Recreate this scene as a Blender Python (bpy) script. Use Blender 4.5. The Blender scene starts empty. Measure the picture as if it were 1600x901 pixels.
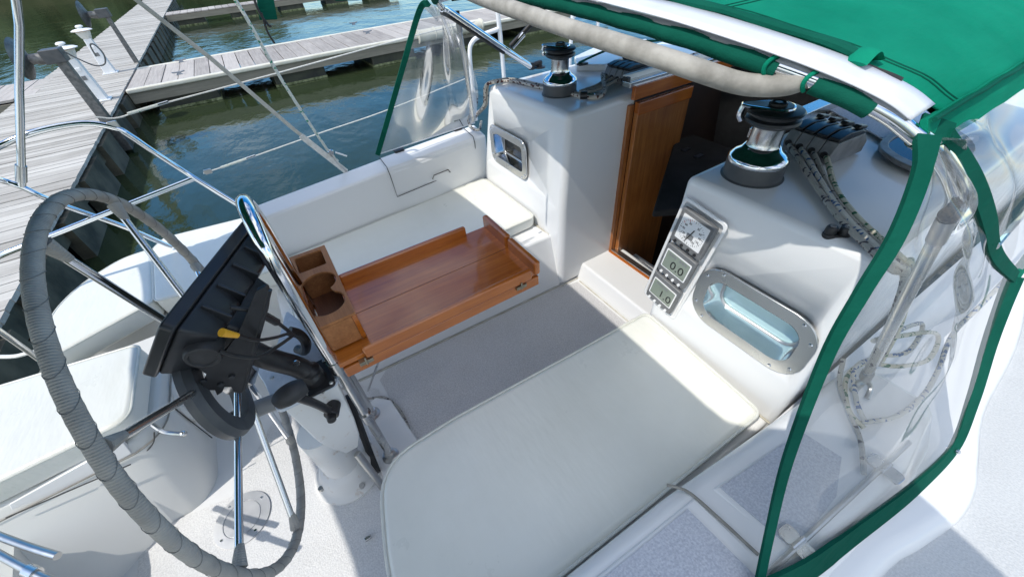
import bpy, bmesh, math, random
from mathutils import Vector as V, Matrix, Euler
random.seed(7)
S = bpy.context.scene
COL = S.collection
PI = math.pi

# ------------------------------------------------------------------ camera model (metres; x forward, y to port, z up)
CAM = V((0, 0, 1.4)); FPX = 601.74
R0 = V((0.84432402, -0.53148592, -0.06811513)); R1 = V((-0.40512013, -0.54997725, -0.73034424)); R2 = V((0.35070591, 0.64424199, -0.67967464))

def P(u, v, x=None, y=None, z=None):
    """point where the sight line of a photo pixel meets a real plane x=, y= or z="""
    d = R0 * (u - 800) + R1 * (v - 450.5) + R2 * FPX
    t = x / d.x if x is not None else y / d.y if y is not None else (z - 1.4) / d.z
    return CAM + d * t

# ------------------------------------------------------------------ mesh helper
def catmull(pts, res, closed=False):
    pts = [V(p) for p in pts]
    if res <= 1 or len(pts) < 3: return pts
    n = len(pts); out = []
    for i in range(n if closed else n - 1):
        p0 = pts[(i - 1) % n] if closed or i else pts[0] * 2 - pts[1]
        p1 = pts[i]; p2 = pts[(i + 1) % n]
        p3 = pts[(i + 2) % n] if closed or i < n - 2 else pts[-1] * 2 - pts[-2]
        for k in range(res):
            t = k / res
            out.append(0.5 * ((2 * p1) + (p2 - p0) * t + (2 * p0 - 5 * p1 + 4 * p2 - p3) * t * t + (3 * p1 - p0 - 3 * p2 + p3) * t ** 3))
    if not closed: out.append(pts[-1])
    return out

LAST = [None]
class MB:
    def __init__(s): s.v = []; s.f = []; s.uv = {}
    def add(s, verts, faces, uvs=None):
        o = len(s.v); s.v += [V(p) for p in verts]
        for i, f in enumerate(faces):
            s.f.append([k + o for k in f])
            if uvs: s.uv[len(s.f) - 1] = uvs[i]
    def tube(s, pts, r, seg=10, res=6, closed=False, rf=None, flat=None):
        p = catmull(pts, res, closed); n = len(p)
        T = []
        for i in range(n):
            a = p[(i + 1) % n] if closed or i < n - 1 else p[i]; b = p[(i - 1) % n] if closed or i else p[i]
            T.append((a - b).normalized())
        N = T[0].orthogonal().normalized()
        if flat: N = (V(flat) - T[0] * V(flat).dot(T[0])).normalized()
        L = 0; verts = []; Ls = []; frames = []
        for i in range(n):
            if i: L += (p[i] - p[i - 1]).length; N = (N - T[i] * N.dot(T[i])).normalized()
            Ls.append(L); frames.append(N.copy())
        for i in range(n):
            N = frames[i]; B = T[i].cross(N)
            for k in range(seg):
                a = 2 * PI * k / seg
                rr = (rf(Ls[i], a, i / max(1, n - 1)) if rf else 1) * r
                q = (.25 if flat else 1)
                verts.append(p[i] + N * math.cos(a) * rr * q + B * math.sin(a) * rr)
        F = []; U = []
        m = n if closed else n - 1
        for i in range(m):
            j = (i + 1) % n; l2 = Ls[j] if j else L + (p[0] - p[-1]).length
            for k in range(seg):
                k2 = (k + 1) % seg
                F.append((i * seg + k, i * seg + k2, j * seg + k2, j * seg + k))
                U.append([(Ls[i], k / seg), (Ls[i], (k + 1) / seg), (l2, (k + 1) / seg), (l2, k / seg)])
        if not closed:
            F.append(tuple(range(seg))[::-1]); U.append([(0, 0)] * seg)
            F.append(tuple(range((n - 1) * seg, n * seg))); U.append([(0, 0)] * seg)
        s.add(verts, F, U); return s
    def box(s, c, d, rot=None):
        c = V(c); h = V(d) / 2; R = rot or Matrix.Identity(3)
        vs = [c + R @ V((h.x * a, h.y * b, h.z * e)) for a in (-1, 1) for b in (-1, 1) for e in (-1, 1)]
        s.add(vs, [(0, 1, 3, 2), (4, 6, 7, 5), (0, 4, 5, 1), (2, 3, 7, 6), (0, 2, 6, 4), (1, 5, 7, 3)]); return s
    def hexa(s, b, t):
        """solid between two quads given in the same order"""
        s.loft([b, t]); return s
    def loft(s, rings, caps=True, closed=True):
        n = len(rings[0]); vs = [p for r in rings for p in r]; F = []
        for i in range(len(rings) - 1):
            for k in range(n if closed else n - 1):
                k2 = (k + 1) % n
                F.append((i * n + k, i * n + k2, (i + 1) * n + k2, (i + 1) * n + k))
        if caps and closed: F.append(tuple(range(n))[::-1]); F.append(tuple(range((len(rings) - 1) * n, len(rings) * n)))
        s.add(vs, F); return s
    def prism(s, poly, vec):
        s.loft([[V(p) for p in poly], [V(p) + V(vec) for p in poly]]); return s
    def lathe(s, prof, o, ax=(0, 0, 1), seg=32, caps=True):
        ax = V(ax).normalized(); n = ax.orthogonal().normalized(); b = ax.cross(n); o = V(o)
        rings = [[o + ax * h + (n * math.cos(2 * PI * k / seg) + b * math.sin(2 * PI * k / seg)) * max(r, 1e-4) for k in range(seg)] for r, h in prof]
        s.loft(rings, caps); return s
    def ball(s, c, r, sc=(1, 1, 1), seg=12):
        c = V(c)
        rings = [[c + V((math.sin(PI * i / seg) * math.cos(2 * PI * k / seg) * sc[0], math.sin(PI * i / seg) * math.sin(2 * PI * k / seg) * sc[1], -math.cos(PI * i / seg) * sc[2])) * r for k in range(seg)] for i in range(1, seg)]
        s.loft(rings); return s
    def grid(s, fn, nu, nv):
        vs = [fn(i / nu, j / nv) for i in range(nu + 1) for j in range(nv + 1)]
        F = []; U = []
        for i in range(nu):
            for j in range(nv):
                F.append((i * (nv + 1) + j, (i + 1) * (nv + 1) + j, (i + 1) * (nv + 1) + j + 1, i * (nv + 1) + j + 1))
                U.append([(i / nu, j / nv), ((i + 1) / nu, j / nv), ((i + 1) / nu, (j + 1) / nv), (i / nu, (j + 1) / nv)])
        s.add(vs, F, U); return s
    def plate(s, outer, holes, vec):
        """flat plate with holes, extruded along vec"""
        bm = bmesh.new(); es = []; loops = []
        for lp in [outer] + holes:
            vs = [bm.verts.new(p) for p in lp]; loops.append(vs)
            for i in range(len(vs)): es.append(bm.edges.new((vs[i], vs[(i + 1) % len(vs)])))
        bmesh.ops.triangle_fill(bm, use_beauty=True, use_dissolve=False, edges=es)
        bm.verts.index_update(); base = [v.co.copy() for v in bm.verts]; n = len(base); vec = V(vec)
        fs = [[v.index for v in f.verts] for f in bm.faces]
        F = [f[::-1] for f in fs] + [[i + n for i in f] for f in fs]
        for vs in loops:
            for i in range(len(vs)):
                a, b = vs[i].index, vs[(i + 1) % len(vs)].index; F.append([a, b, b + n, a + n])
        bm.free(); s.add(base + [p + vec for p in base], F); return s
    def build(s, name, mat, parent=None, bevel=0, seg=3, smooth=True, angle=35, sub=0):
        root = parent
        while root is not None and root.parent: root = root.parent
        off = root.location if root is not None else V((0, 0, 0))
        me = bpy.data.meshes.new(name)
        me.from_pydata([p - off for p in s.v], [], s.f)
        if s.uv:
            ul = me.uv_layers.new(name='UVMap')
            for i, pol in enumerate(me.polygons):
                if i in s.uv:
                    for k, li in enumerate(pol.loop_indices): ul.data[li].uv = s.uv[i][k]
        bm = bmesh.new(); bm.from_mesh(me); bmesh.ops.recalc_face_normals(bm, faces=bm.faces); bm.to_mesh(me); bm.free()
        if smooth:
            me.shade_smooth()
            if not bevel: me.set_sharp_from_angle(angle=math.radians(angle))
        me.materials.append(mat)
        o = bpy.data.objects.new(name, me); COL.objects.link(o); LAST[0] = o
        if parent is not None: o.parent = parent
        if bevel:
            b = o.modifiers.new('bevel', 'BEVEL'); b.width = bevel; b.segments = seg; b.limit_method = 'ANGLE'; b.angle_limit = math.radians(30); b.harden_normals = True
        if sub:
            m = o.modifiers.new('sub', 'SUBSURF'); m.levels = sub; m.render_levels = sub
        return o

def tag(o, label=None, cat=None, group=None, kind=None):
    if label: o['label'] = label
    if cat: o['category'] = cat
    if group: o['group'] = group
    if kind: o['kind'] = kind
    return o
def thing(name, label, cat, loc=(0, 0, 0), group=None):
    o = bpy.data.objects.new(name, None); COL.objects.link(o); o.location = loc; o.empty_display_size = .05
    return tag(o, label, cat, group)
def dup(root, loc, rotz=0, label=None):
    r = root.copy(); COL.objects.link(r); r.location = loc; r.rotation_euler = (0, 0, rotz)
    if label: r['label'] = label
    for ch in list(root.children):
        c = ch.copy(); COL.objects.link(c); c.parent = r
        for g in list(ch.children):
            d = g.copy(); COL.objects.link(d); d.parent = c
    return r
def rrect(c, e1, e2, w, h, r, n=6):
    """rounded rectangle loop round c spanned by unit vectors e1, e2"""
    c, e1, e2 = V(c), V(e1), V(e2); out = []
    for sx, sy, a0 in ((1, 1, 0), (-1, 1, 90), (-1, -1, 180), (1, -1, 270)):
        for k in range(n + 1):
            a = math.radians(a0 + 90 * k / n)
            out.append(c + e1 * (sx * (w / 2 - r) + r * math.cos(a)) + e2 * (sy * (h / 2 - r) + r * math.sin(a)))
    return out
def circ(c, e1, e2, r, n=28, a0=0, a1=360):
    return [V(c) + V(e1) * r * math.cos(math.radians(a0 + (a1 - a0) * k / n)) + V(e2) * r * math.sin(math.radians(a0 + (a1 - a0) * k / n)) for k in range(n)]

# ------------------------------------------------------------------ materials
def newmat(name):
    m = bpy.data.materials.new(name); m.use_nodes = True
    nt = m.node_tree; return m, nt, nt.nodes['Principled BSDF'], nt.nodes.new, nt.links.new
def coords(nt, kind='Object', scale=(1, 1, 1), rot=(0, 0, 0)):
    tc = nt.nodes.new('ShaderNodeTexCoord'); mp = nt.nodes.new('ShaderNodeMapping')
    mp.inputs['Scale'].default_value = scale; mp.inputs['Rotation'].default_value = rot
    nt.links.new(tc.outputs[kind], mp.inputs['Vector']); return mp.outputs[0]
def noise(nt, vec, scale, detail=4, rough=.55):
    n = nt.nodes.new('ShaderNodeTexNoise'); n.inputs['Scale'].default_value = scale; n.inputs['Detail'].default_value = detail; n.inputs['Roughness'].default_value = rough
    nt.links.new(vec, n.inputs['Vector']); return n.outputs[0]
def ramp(nt, fac, stops):
    r = nt.nodes.new('ShaderNodeValToRGB'); nt.links.new(fac, r.inputs[0])
    el = r.color_ramp.elements
    while len(el) < len(stops): el.new(.5)
    for e, (p, c) in zip(el, stops): e.position = p; e.color = (*c, 1)
    return r.outputs[0]
def math_(nt, op, a, b=None):
    n = nt.nodes.new('ShaderNodeMath'); n.operation = op
    for i, q in enumerate((a, b)):
        if q is None: continue
        if isinstance(q, (int, float)): n.inputs[i].default_value = q
        else: nt.links.new(q, n.inputs[i])
    return n.outputs[0]
def bump(nt, h, strength, dist=.001, prev=None):
    b = nt.nodes.new('ShaderNodeBump'); b.inputs['Strength'].default_value = strength; b.inputs['Distance'].default_value = dist
    nt.links.new(h, b.inputs['Height'])
    if prev: nt.links.new(prev, b.inputs['Normal'])
    return b.outputs[0]
def mat(name, c1, c2=None, scale=8, rough=.5, metal=0, bscale=None, bstr=.2, bdist=.001, r2=None, coat=0, ior=None, kind='Object', vscale=(1, 1, 1), detail=4, lo=.35, hi=.65):
    m, nt, b, N, L = newmat(name)
    vec = coords(nt, kind, vscale)
    if c2:
        n = noise(nt, vec, scale, detail); L(ramp(nt, n, [(lo, c1), (hi, c2)]), b.inputs['Base Color'])
    else: b.inputs['Base Color'].default_value = (*c1, 1)
    b.inputs['Roughness'].default_value = rough; b.inputs['Metallic'].default_value = metal
    if r2 is not None:
        n2 = noise(nt, vec, scale * 2.3, 5); L(ramp(nt, n2, [(.3, (rough,) * 3), (.7, (r2,) * 3)]), b.inputs['Roughness'])
    if bscale: L(bump(nt, noise(nt, vec, bscale, 3), bstr, bdist), b.inputs['Normal'])
    if coat: b.inputs['Coat Weight'].default_value = coat; b.inputs['Coat Roughness'].default_value = .06
    if ior: b.inputs['IOR'].default_value = ior
    return m

M = {}
# gelcoat: faint chalky mottling plus sparse grey scuffs
def gelcoat(name, base, rough):
    m, nt, b, N, L = newmat(name); vec = coords(nt)
    a = ramp(nt, noise(nt, vec, 3, 3), [(.3, tuple(c * .975 for c in base)), (.65, base)])
    d = ramp(nt, noise(nt, vec, 17, 8, .7), [(.66, (0, 0, 0)), (.78, (1, 1, 1))])
    mx = N('ShaderNodeMix'); mx.data_type = 'RGBA'; mx.blend_type = 'MIX'
    L(math_(nt, 'MULTIPLY', d, .08), mx.inputs['Factor']); L(a, mx.inputs['A']); mx.inputs['B'].default_value = (.42, .40, .36, 1)
    L(mx.outputs['Result'], b.inputs['Base Color'])
    L(ramp(nt, noise(nt, vec, 9, 5), [(.3, (rough,) * 3), (.7, (rough + .18,) * 3)]), b.inputs['Roughness'])
    L(bump(nt, noise(nt, vec, 3, 1), .06, .01), b.inputs['Normal'])
    return m
M['gel'] = gelcoat('white_gelcoat', (.74, .745, .745), .09)
M['gel_old'] = gelcoat('chalky_gelcoat', (.70, .695, .66), .35)
def nonskid(name, c, fleck):
    m, nt, b, N, L = newmat(name); vec = coords(nt)
    big = ramp(nt, noise(nt, vec, 7, 5), [(.3, tuple(k * .9 for k in c)), (.7, c)])
    vo = N('ShaderNodeTexVoronoi'); vo.inputs['Scale'].default_value = 210; L(vec, vo.inputs['Vector'])
    sp = ramp(nt, noise(nt, vec, 190, 2), [(.4, (0, 0, 0)), (.62, (1, 1, 1))])
    mx = N('ShaderNodeMix'); mx.data_type = 'RGBA'; L(math_(nt, 'MULTIPLY', sp, .55), mx.inputs['Factor']); L(big, mx.inputs['A']); mx.inputs['B'].default_value = (*fleck, 1)
    L(mx.outputs['Result'], b.inputs['Base Color']); b.inputs['Roughness'].default_value = .6
    L(bump(nt, vo.outputs['Distance'], .5, .0015), b.inputs['Normal']); return m
M['deck'] = nonskid('pale_grey_blue_deck', (.47, .485, .49), (.54, .55, .555))
M['nonskid'] = nonskid('nonskid_deck', (.50, .495, .50), (.70, .695, .695))
M['nonskid_pale'] = nonskid('pale_nonskid', (.62, .62, .62), (.76, .76, .75))
M['nonskid_blue'] = nonskid('grey_blue_nonskid', (.44, .46, .52), (.62, .64, .68))
def vinyl():
    m, nt, b, N, L = newmat('cream_vinyl'); vec = coords(nt)
    L(ramp(nt, noise(nt, vec, 4, 6, .6), [(.3, (.73, .73, .665)), (.7, (.79, .79, .73))]), b.inputs['Base Color'])
    L(ramp(nt, noise(nt, vec, 11, 5), [(.3, (.27,) * 3), (.7, (.33,) * 3)]), b.inputs['Roughness'])
    st = noise(nt, coords(nt, 'Object', (2.6, .8, 1), (0, 0, .5)), 3.2, 4, .55)
    n1 = bump(nt, st, .34, .02); n2 = n1
    L(bump(nt, noise(nt, vec, 420, 2), .10, .0006, n2), b.inputs['Normal']); return m
M['vinyl'] = vinyl()
M['piping'] = mat('vinyl_piping', (.60, .61, .56), (.68, .68, .62), 30, .4)
M['joint'] = mat('dark_wood_joint', (.07, .022, .006), (.10, .035, .01), 30, .5)
M['caulk'] = mat('aged_caulk', (.42, .39, .31), (.60, .58, .52), 18, .6)
M['groove'] = mat('grey_brown_groove', (.20, .19, .17), (.28, .27, .24), 30, .8)
M['seam'] = mat('dark_seam', (.05, .05, .05), rough=.8)
M['chrome'] = mat('polished_steel', (.80, .81, .83), (.72, .73, .75), 12, .05, 1, r2=.16)
M['steel'] = mat('brushed_steel', (.60, .60, .59), (.68, .68, .67), 5, .2, 1, r2=.3)
M['steel_dull'] = mat('weathered_steel', (.46, .46, .45), (.58, .58, .57), 8, .3, 1, r2=.4)
M['plate'] = mat('satin_alloy', (.55, .56, .58), (.64, .65, .66), 9, .38, .75, r2=.5)
M['alu'] = mat('white_painted_tube', (.72, .73, .74), (.8, .8, .8), 10, .25, .0)
M['black'] = mat('black_plastic', (.012, .012, .013), (.022, .022, .024), 30, .35, r2=.5, bscale=500, bstr=.1)
M['satin_black'] = mat('satin_black', (.014, .016, .02), (.028, .03, .034), 10, .3, r2=.48)
M['rubber'] = mat('dark_grey_rubber', (.022, .022, .023), (.04, .04, .042), 20, .5, r2=.65)
M['grey'] = mat('grey_plastic', (.16, .17, .175), (.2, .205, .21), 14, .4, r2=.55)
M['grey_dark'] = mat('dark_grey_plastic', (.055, .06, .065), (.08, .083, .086), 14, .4, r2=.55)
M['inst'] = mat('instrument_grey', (.13, .135, .14), (.17, .175, .18), 20, .4)
M['clutchgrey'] = mat('clutch_grey', (.13, .135, .14), (.2, .2, .2), 30, .35, r2=.5)
M['canvas'] = None
def canvas(name, c):
    m, nt, b, N, L = newmat(name); vec = coords(nt)
    L(ramp(nt, noise(nt, vec, 5, 6, .6), [(.25, tuple(k * .72 for k in c)), (.75, tuple(k * 1.08 + .006 for k in c))]), b.inputs['Base Color'])
    b.inputs['Roughness'].default_value = .9; b.inputs['Specular IOR Level'].default_value = .08
    w1 = N('ShaderNodeTexWave'); w1.inputs['Scale'].default_value = 260; w1.bands_direction = 'DIAGONAL'; L(vec, w1.inputs['Vector'])
    n1 = bump(nt, w1.outputs['Fac'], .25, .0008)
    n2 = bump(nt, noise(nt, vec, 5, 3), .5, .03, n1); L(bump(nt, noise(nt, coords(nt, 'Object', (1, 6, 6)), 8, 3), .3, .008, n2), b.inputs['Normal']); return m
M['canvas'] = canvas('green_canvas', (.0, .20, .118))
M['canopy_shade'] = canvas('shaded_canvas_underside', (.002, .05, .033))  # canvas darkened to paint the shade under the canopy
M['shaded_trim'] = canvas('shaded_green_binding', (.001, .085, .056))  # same green fabric, its shaded side put into a darker colour
M['tape'] = mat('white_vinyl_strip', (.58, .60, .64), (.66, .67, .70), 12, .45, bscale=40, bstr=.2, bdist=.002)
M['greytube'] = mat('grey_padded_cover', (.22, .21, .185), (.36, .345, .31), 26, .8, bscale=120, bstr=.4, bdist=.002, detail=8)
def leather():
    m, nt, b, N, L = newmat('grey_wheel_leather'); uv = coords(nt, 'UV'); vec = coords(nt)
    n = noise(nt, vec, 22, 6); sep = N('ShaderNodeSeparateXYZ'); L(uv, sep.inputs[0])
    # stitching: a fine line pattern following the wrap
    s = math_(nt, 'SINE', math_(nt, 'ADD', math_(nt, 'MULTIPLY', sep.outputs[0], 1500), math_(nt, 'MULTIPLY', sep.outputs[1], 2 * PI)))
    L(ramp(nt, n, [(.25, (.28, .262, .235)), (.75, (.44, .415, .375))]), b.inputs['Base Color'])
    b.inputs['Roughness'].default_value = .75
    L(bump(nt, noise(nt, vec, 160, 3), .5, .002, bump(nt, s, .35, .0012)), b.inputs['Normal']); return m
M['leather'] = leather()
M['thread'] = mat('grey_thread', (.2, .2, .19), rough=.9)
def wood(name, c1, c2, axis, rough=.16, coat=.6, sc=1.0):
    m, nt, b, N, L = newmat(name)
    s = [26, 26, 26]; s[axis] = 1.6
    vec = coords(nt, 'Object', tuple(k * sc for k in s))
    g = noise(nt, vec, 2.2, 8, .65); g2 = noise(nt, coords(nt, 'Object', tuple(k * 3 for k in s)), 3, 4)
    f = math_(nt, 'ADD', math_(nt, 'MULTIPLY', g, .75), math_(nt, 'MULTIPLY', g2, .25))
    big = noise(nt, coords(nt), 6, 3)
    f = math_(nt, 'ADD', f, math_(nt, 'MULTIPLY', math_(nt, 'SUBTRACT', big, .5), .5))
    L(ramp(nt, f, [(.28, c1), (.52, tuple((a + e) / 2 for a, e in zip(c1, c2))), (.74, c2)]), b.inputs['Base Color'])
    b.inputs['Roughness'].default_value = rough + .2
    b.inputs['Coat Weight'].default_value = coat; b.inputs['Coat Roughness'].default_value = rough
    L(bump(nt, f, .15, .001), b.inputs['Normal']); return m
M['teak_x'] = wood('varnished_teak_lengthwise', (.29, .068, .008), (.52, .16, .020), 0, .06, .8)
M['teak_y'] = wood('varnished_teak_crosswise', (.29, .068, .008), (.52, .16, .020), 1, .06, .8)
M['teak_z'] = wood('varnished_teak_upright', (.20, .06, .012), (.46, .18, .045), 2)
M['teak_raw'] = wood('oiled_teak', (.22, .08, .022), (.44, .18, .06), 1, .45, .08)
M['teak_dark'] = wood('dark_teak_floor', (.05, .016, .007), (.13, .045, .018), 1, .3, .2)
M['brass'] = mat('dull_bronze', (.30, .27, .20), (.42, .38, .3), 40, .35, 1)
def rope(name, base, fleck, amount):
    m, nt, b, N, L = newmat(name); uv = coords(nt, 'UV', (300, 6, 1)); uv2 = coords(nt, 'UV', (140, 4, 1))
    vo = N('ShaderNodeTexVoronoi'); vo.inputs['Scale'].default_value = 1; L(uv2, vo.inputs['Vector'])
    sepc = N('ShaderNodeSeparateColor'); L(vo.outputs['Color'], sepc.inputs[0])
    msk = math_(nt, 'LESS_THAN', sepc.outputs[0], amount)
    mx = N('ShaderNodeMix'); mx.data_type = 'RGBA'; L(msk, mx.inputs['Factor']); mx.inputs['A'].default_value = (*base, 1); mx.inputs['B'].default_value = (*fleck, 1)
    L(mx.outputs['Result'], b.inputs['Base Color']); b.inputs['Roughness'].default_value = .85
    v2 = N('ShaderNodeTexVoronoi'); v2.inputs['Scale'].default_value = 1; L(uv, v2.inputs['Vector'])
    L(bump(nt, v2.outputs['Distance'], .7, .002), b.inputs['Normal']); return m
M['rope_blue'] = rope('white_rope_blue_fleck', (.5, .49, .45), (.04, .10, .24), .22)
M['rope_green'] = rope('cream_rope_green_fleck', (.5, .48, .38), (.03, .12, .06), .2)
M['rope_grey'] = rope('grey_rope_dark_fleck', (.34, .33, .30), (.04, .035, .05), .16)
M['rope_red'] = rope('white_rope_dark_fleck', (.5, .48, .44), (.08, .025, .02), .25)
M['line'] = mat('white_line', (.55, .55, .52), (.68, .68, .65), 60, .7)
M['webbing'] = mat('grey_webbing', (.40, .40, .37), (.5, .5, .46), 40, .8)
M['line_green'] = rope('green_white_line', (.55, .58, .54), (.02, .22, .14), .14)
M['yellow'] = mat('yellow_connector', (.75, .36, .02), (.8, .42, .03), 20, .4)
M['white_plastic'] = mat('white_plastic', (.74, .75, .75), (.8, .8, .8), 8, .35, r2=.5)
M['enamel'] = mat('white_enamel', (.70, .715, .73), (.76, .77, .78), 7, .22, r2=.4)
M['plate_sky_tint'] = mat('sky_tinted_enamel', (.46, .51, .57), (.54, .59, .64), 8, .2, r2=.35)  # enamel with the sky's blue reflection painted into its colour
M['rust'] = mat('worn_enamel', (.70, .70, .68), (.45, .34, .24), 30, .5, lo=.62, hi=.8)
M['glass_blue'] = mat('pale_blue_pane', (.42, .60, .63), (.48, .66, .69), 3, .08)
M['glass_dark'] = mat('dark_pane', (.02, .022, .022), (.05, .045, .035), 5, .04)
M['window_brown'] = mat('smoked_window', (.05, .035, .03), (.08, .055, .05), 4, .06)
M['lcd'] = mat('lcd_screen', (.21, .25, .21), (.25, .285, .24), 8, .22)
M['dial'] = mat('white_dial', (.72, .73, .73), (.76, .76, .76), 8, .3)
M['ink'] = mat('black_ink', (.012, .014, .013), rough=.6)
M['red'] = mat('red_mark', (.5, .02, .02), rough=.5)
M['amber'] = mat('amber_ring', (.45, .22, .06), (.55, .3, .1), 20, .4)
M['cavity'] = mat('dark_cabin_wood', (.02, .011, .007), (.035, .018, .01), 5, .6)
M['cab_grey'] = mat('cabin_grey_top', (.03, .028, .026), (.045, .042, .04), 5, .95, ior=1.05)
M['hose'] = mat('black_hose', (.015, .015, .016), rough=.45)
M['galv'] = mat('galvanised_steel', (.11, .115, .115), (.2, .2, .2), 18, .45, .8, r2=.6)
M['dirtyrail'] = mat('cream_rubrail', (.56, .54, .45), (.66, .64, .56), 6, .5, bscale=30, bstr=.2)

def dock_wood(name, c1, c2, axis):
    m, nt, b, N, L = newmat(name)
    s = [9, 9, 9]; s[axis] = .5
    geo = N('ShaderNodeNewGeometry')
    tc = N('ShaderNodeTexCoord'); ad = N('ShaderNodeVectorMath'); ad.operation = 'ADD'
    cmb = N('ShaderNodeCombineXYZ')
    for k in range(3): L(math_(nt, 'MULTIPLY', geo.outputs['Random Per Island'], 17.0 + k), cmb.inputs[k])
    L(tc.outputs['Object'], ad.inputs[0]); L(cmb.outputs[0], ad.inputs[1])
    mp = N('ShaderNodeMapping'); mp.inputs['Scale'].default_value = s; L(ad.outputs[0], mp.inputs['Vector'])
    g = noise(nt, mp.outputs[0], 3, 9, .7)
    f = math_(nt, 'ADD', math_(nt, 'MULTIPLY', g, .8), math_(nt, 'MULTIPLY', geo.outputs['Random Per Island'], .28))
    st = noise(nt, coords(nt), 1.3, 5, .6)
    f = math_(nt, 'ADD', f, math_(nt, 'MULTIPLY', math_(nt, 'SUBTRACT', st, .5), .35))
    L(ramp(nt, f, [(.28, c1), (.72, c2)]), b.inputs['Base Color']); b.inputs['Roughness'].default_value = .85
    L(bump(nt, g, .4, .006), b.inputs['Normal']); return m
M['dock_x'] = dock_wood('bleached_planks', (.24, .222, .195), (.50, .48, .44), 0)
M['dock_y'] = dock_wood('grey_brown_planks', (.20, .18, .165), (.44, .41, .38), 1)
M['pile'] = dock_wood('grey_timber', (.14, .135, .125), (.3, .29, .27), 2)
M['fascia'] = dock_wood('weathered_fascia', (.13, .12, .095), (.27, .25, .2), 0)
M['fascia_dark'] = mat('algae_dark_timber', (.03, .03, .02), (.11, .10, .07), 3, .75, bscale=20, bstr=.5, bdist=.01, detail=8)
M['float'] = mat('black_float', (.015, .017, .014), (.045, .05, .03), 3, .6, detail=8)
M['weed'] = mat('barnacle_line', (.05, .07, .02), (.28, .3, .16), 14, .8, detail=8, bscale=30, bstr=.8, bdist=.02)
M['cleat'] = mat('grey_cleat', (.18, .2, .23), (.28, .3, .33), 12, .4, .6)

def water():
    m, nt, b, N, L = newmat('harbour_water'); vec = coords(nt)
    L(ramp(nt, noise(nt, vec, .22, 5), [(.3, (.018, .03, .014)), (.7, (.034, .046, .02))]), b.inputs['Base Color'])
    b.inputs['Roughness'].default_value = .02; b.inputs['IOR'].default_value = 1.38
    st = coords(nt, 'Object', (1.0, .6, 1), (0, 0, .5))
    a = noise(nt, st, 1.3, 3, .5); c = noise(nt, st, 5.5, 4, .6)
    n1 = bump(nt, a, .22, .12); n2 = bump(nt, c, .15, .04, n1)
    L(n2, b.inputs['Normal']); return m
M['water'] = water()
def clear_vinyl(name, haze):
    m, nt, b, N, L = newmat(name); nt.nodes.remove(b); out = nt.nodes['Material Output']; vec = coords(nt)
    tr = N('ShaderNodeBsdfTransparent'); tr.inputs[0].default_value = (.93, .94, .94, 1)
    gl = N('ShaderNodeBsdfGlossy'); gl.inputs['Roughness'].default_value = .06
    df = N('ShaderNodeBsdfDiffuse'); df.inputs[0].default_value = (.75, .77, .78, 1)
    tl = N('ShaderNodeBsdfTranslucent'); tl.inputs[0].default_value = (.8, .82, .83, 1)
    nrm = bump(nt, noise(nt, coords(nt, 'Object', (1, 1, .3)), 5, 1), .25, .02)
    L(nrm, gl.inputs['Normal'])
    lw = N('ShaderNodeFresnel'); lw.inputs['IOR'].default_value = 1.45; L(nrm, lw.inputs['Normal'])
    hz = N('ShaderNodeMixShader'); hz.inputs[0].default_value = .5; L(df.outputs[0], hz.inputs[1]); L(tl.outputs[0], hz.inputs[2])
    m1 = N('ShaderNodeMixShader'); L(ramp(nt, noise(nt, vec, 3, 3), [(.3, (haze * .6,) * 3), (.75, (haze * 1.2,) * 3)]), m1.inputs[0]); L(tr.outputs[0], m1.inputs[1]); L(hz.outputs[0], m1.inputs[2])
    m2 = N('ShaderNodeMixShader'); L(math_(nt, 'MINIMUM', lw.outputs[0], .75), m2.inputs[0]); L(m1.outputs[0], m2.inputs[1]); L(gl.outputs[0], m2.inputs[2])
    L(m2.outputs[0], out.inputs['Surface']); return m
M['clear'] = clear_vinyl('clear_vinyl', .16)
def lens_mat():
    m, nt, b, N, L = newmat('clear_lens'); b.inputs['Base Color'].default_value = (.75, .76, .72, 1); b.inputs['Roughness'].default_value = .15; b.inputs['Alpha'].default_value = .75; return m
M['lens'] = lens_mat()

# ================================================================== SETTING: water
w = MB().box((20, 20, -1.9), (400, 400, 2.0)).build('water', M['water']); tag(w, 'dark green harbour water with blue and white sky reflections', None, None, 'structure')

# ================================================================== THE BOAT
boat = thing('sailboat', 'white fibreglass sailboat cockpit seen from its starboard side deck', 'sailboat', (0, .9, -.9))
HULL = [(-1.02, -.75), (-1.03, .3), (-1.06, .9), (-1.16, 1.4), (-1.2, 1.75), (-1.15, 2.05), (-1.0, 2.24), (-.6, 2.32), (0, 2.32), (1, 2.32), (2.2, 2.3), (3.6, 2.2), (5.2, 1.9), (6.8, 1.3), (7.6, .9), (6.8, .2), (5.2, -.4), (3.6, -.75), (2.2, -.9), (0, -.95)]
MBh = MB(); MBh.loft([[V((x * .97 if x > 0 else x, .75 + (y - .75) * .8, -1.6)) for x, y in HULL], [V((x, .75 + (y - .75) * .98, -.5)) for x, y in HULL], [V((x, y, .24)) for x, y in HULL]], caps=False)
MBh.build('hull', M['gel_old'], boat)
# side decks (all at z about .3) laid as separate strips round the cockpit well
MB().prism([(-1.0, -.75, .2), (5, -.45, .2), (5, -.02, .2), (1.0, -.02, .2), (1.0, .0, .2), (-1.0, .0, .2)], (0, 0, .1)).build('side_deck', M['deck'], boat, .01)
MB().prism([(-1.0, 1.9, .2), (5, 1.4, .2), (5, 1.9, .2), (3.5, 2.2, .2), (1, 2.32, .2), (-.5, 2.32, .2), (-1.0, 2.24, .2)], (0, 0, .1)).build('side_deck', M['deck'], boat, .01)
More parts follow.
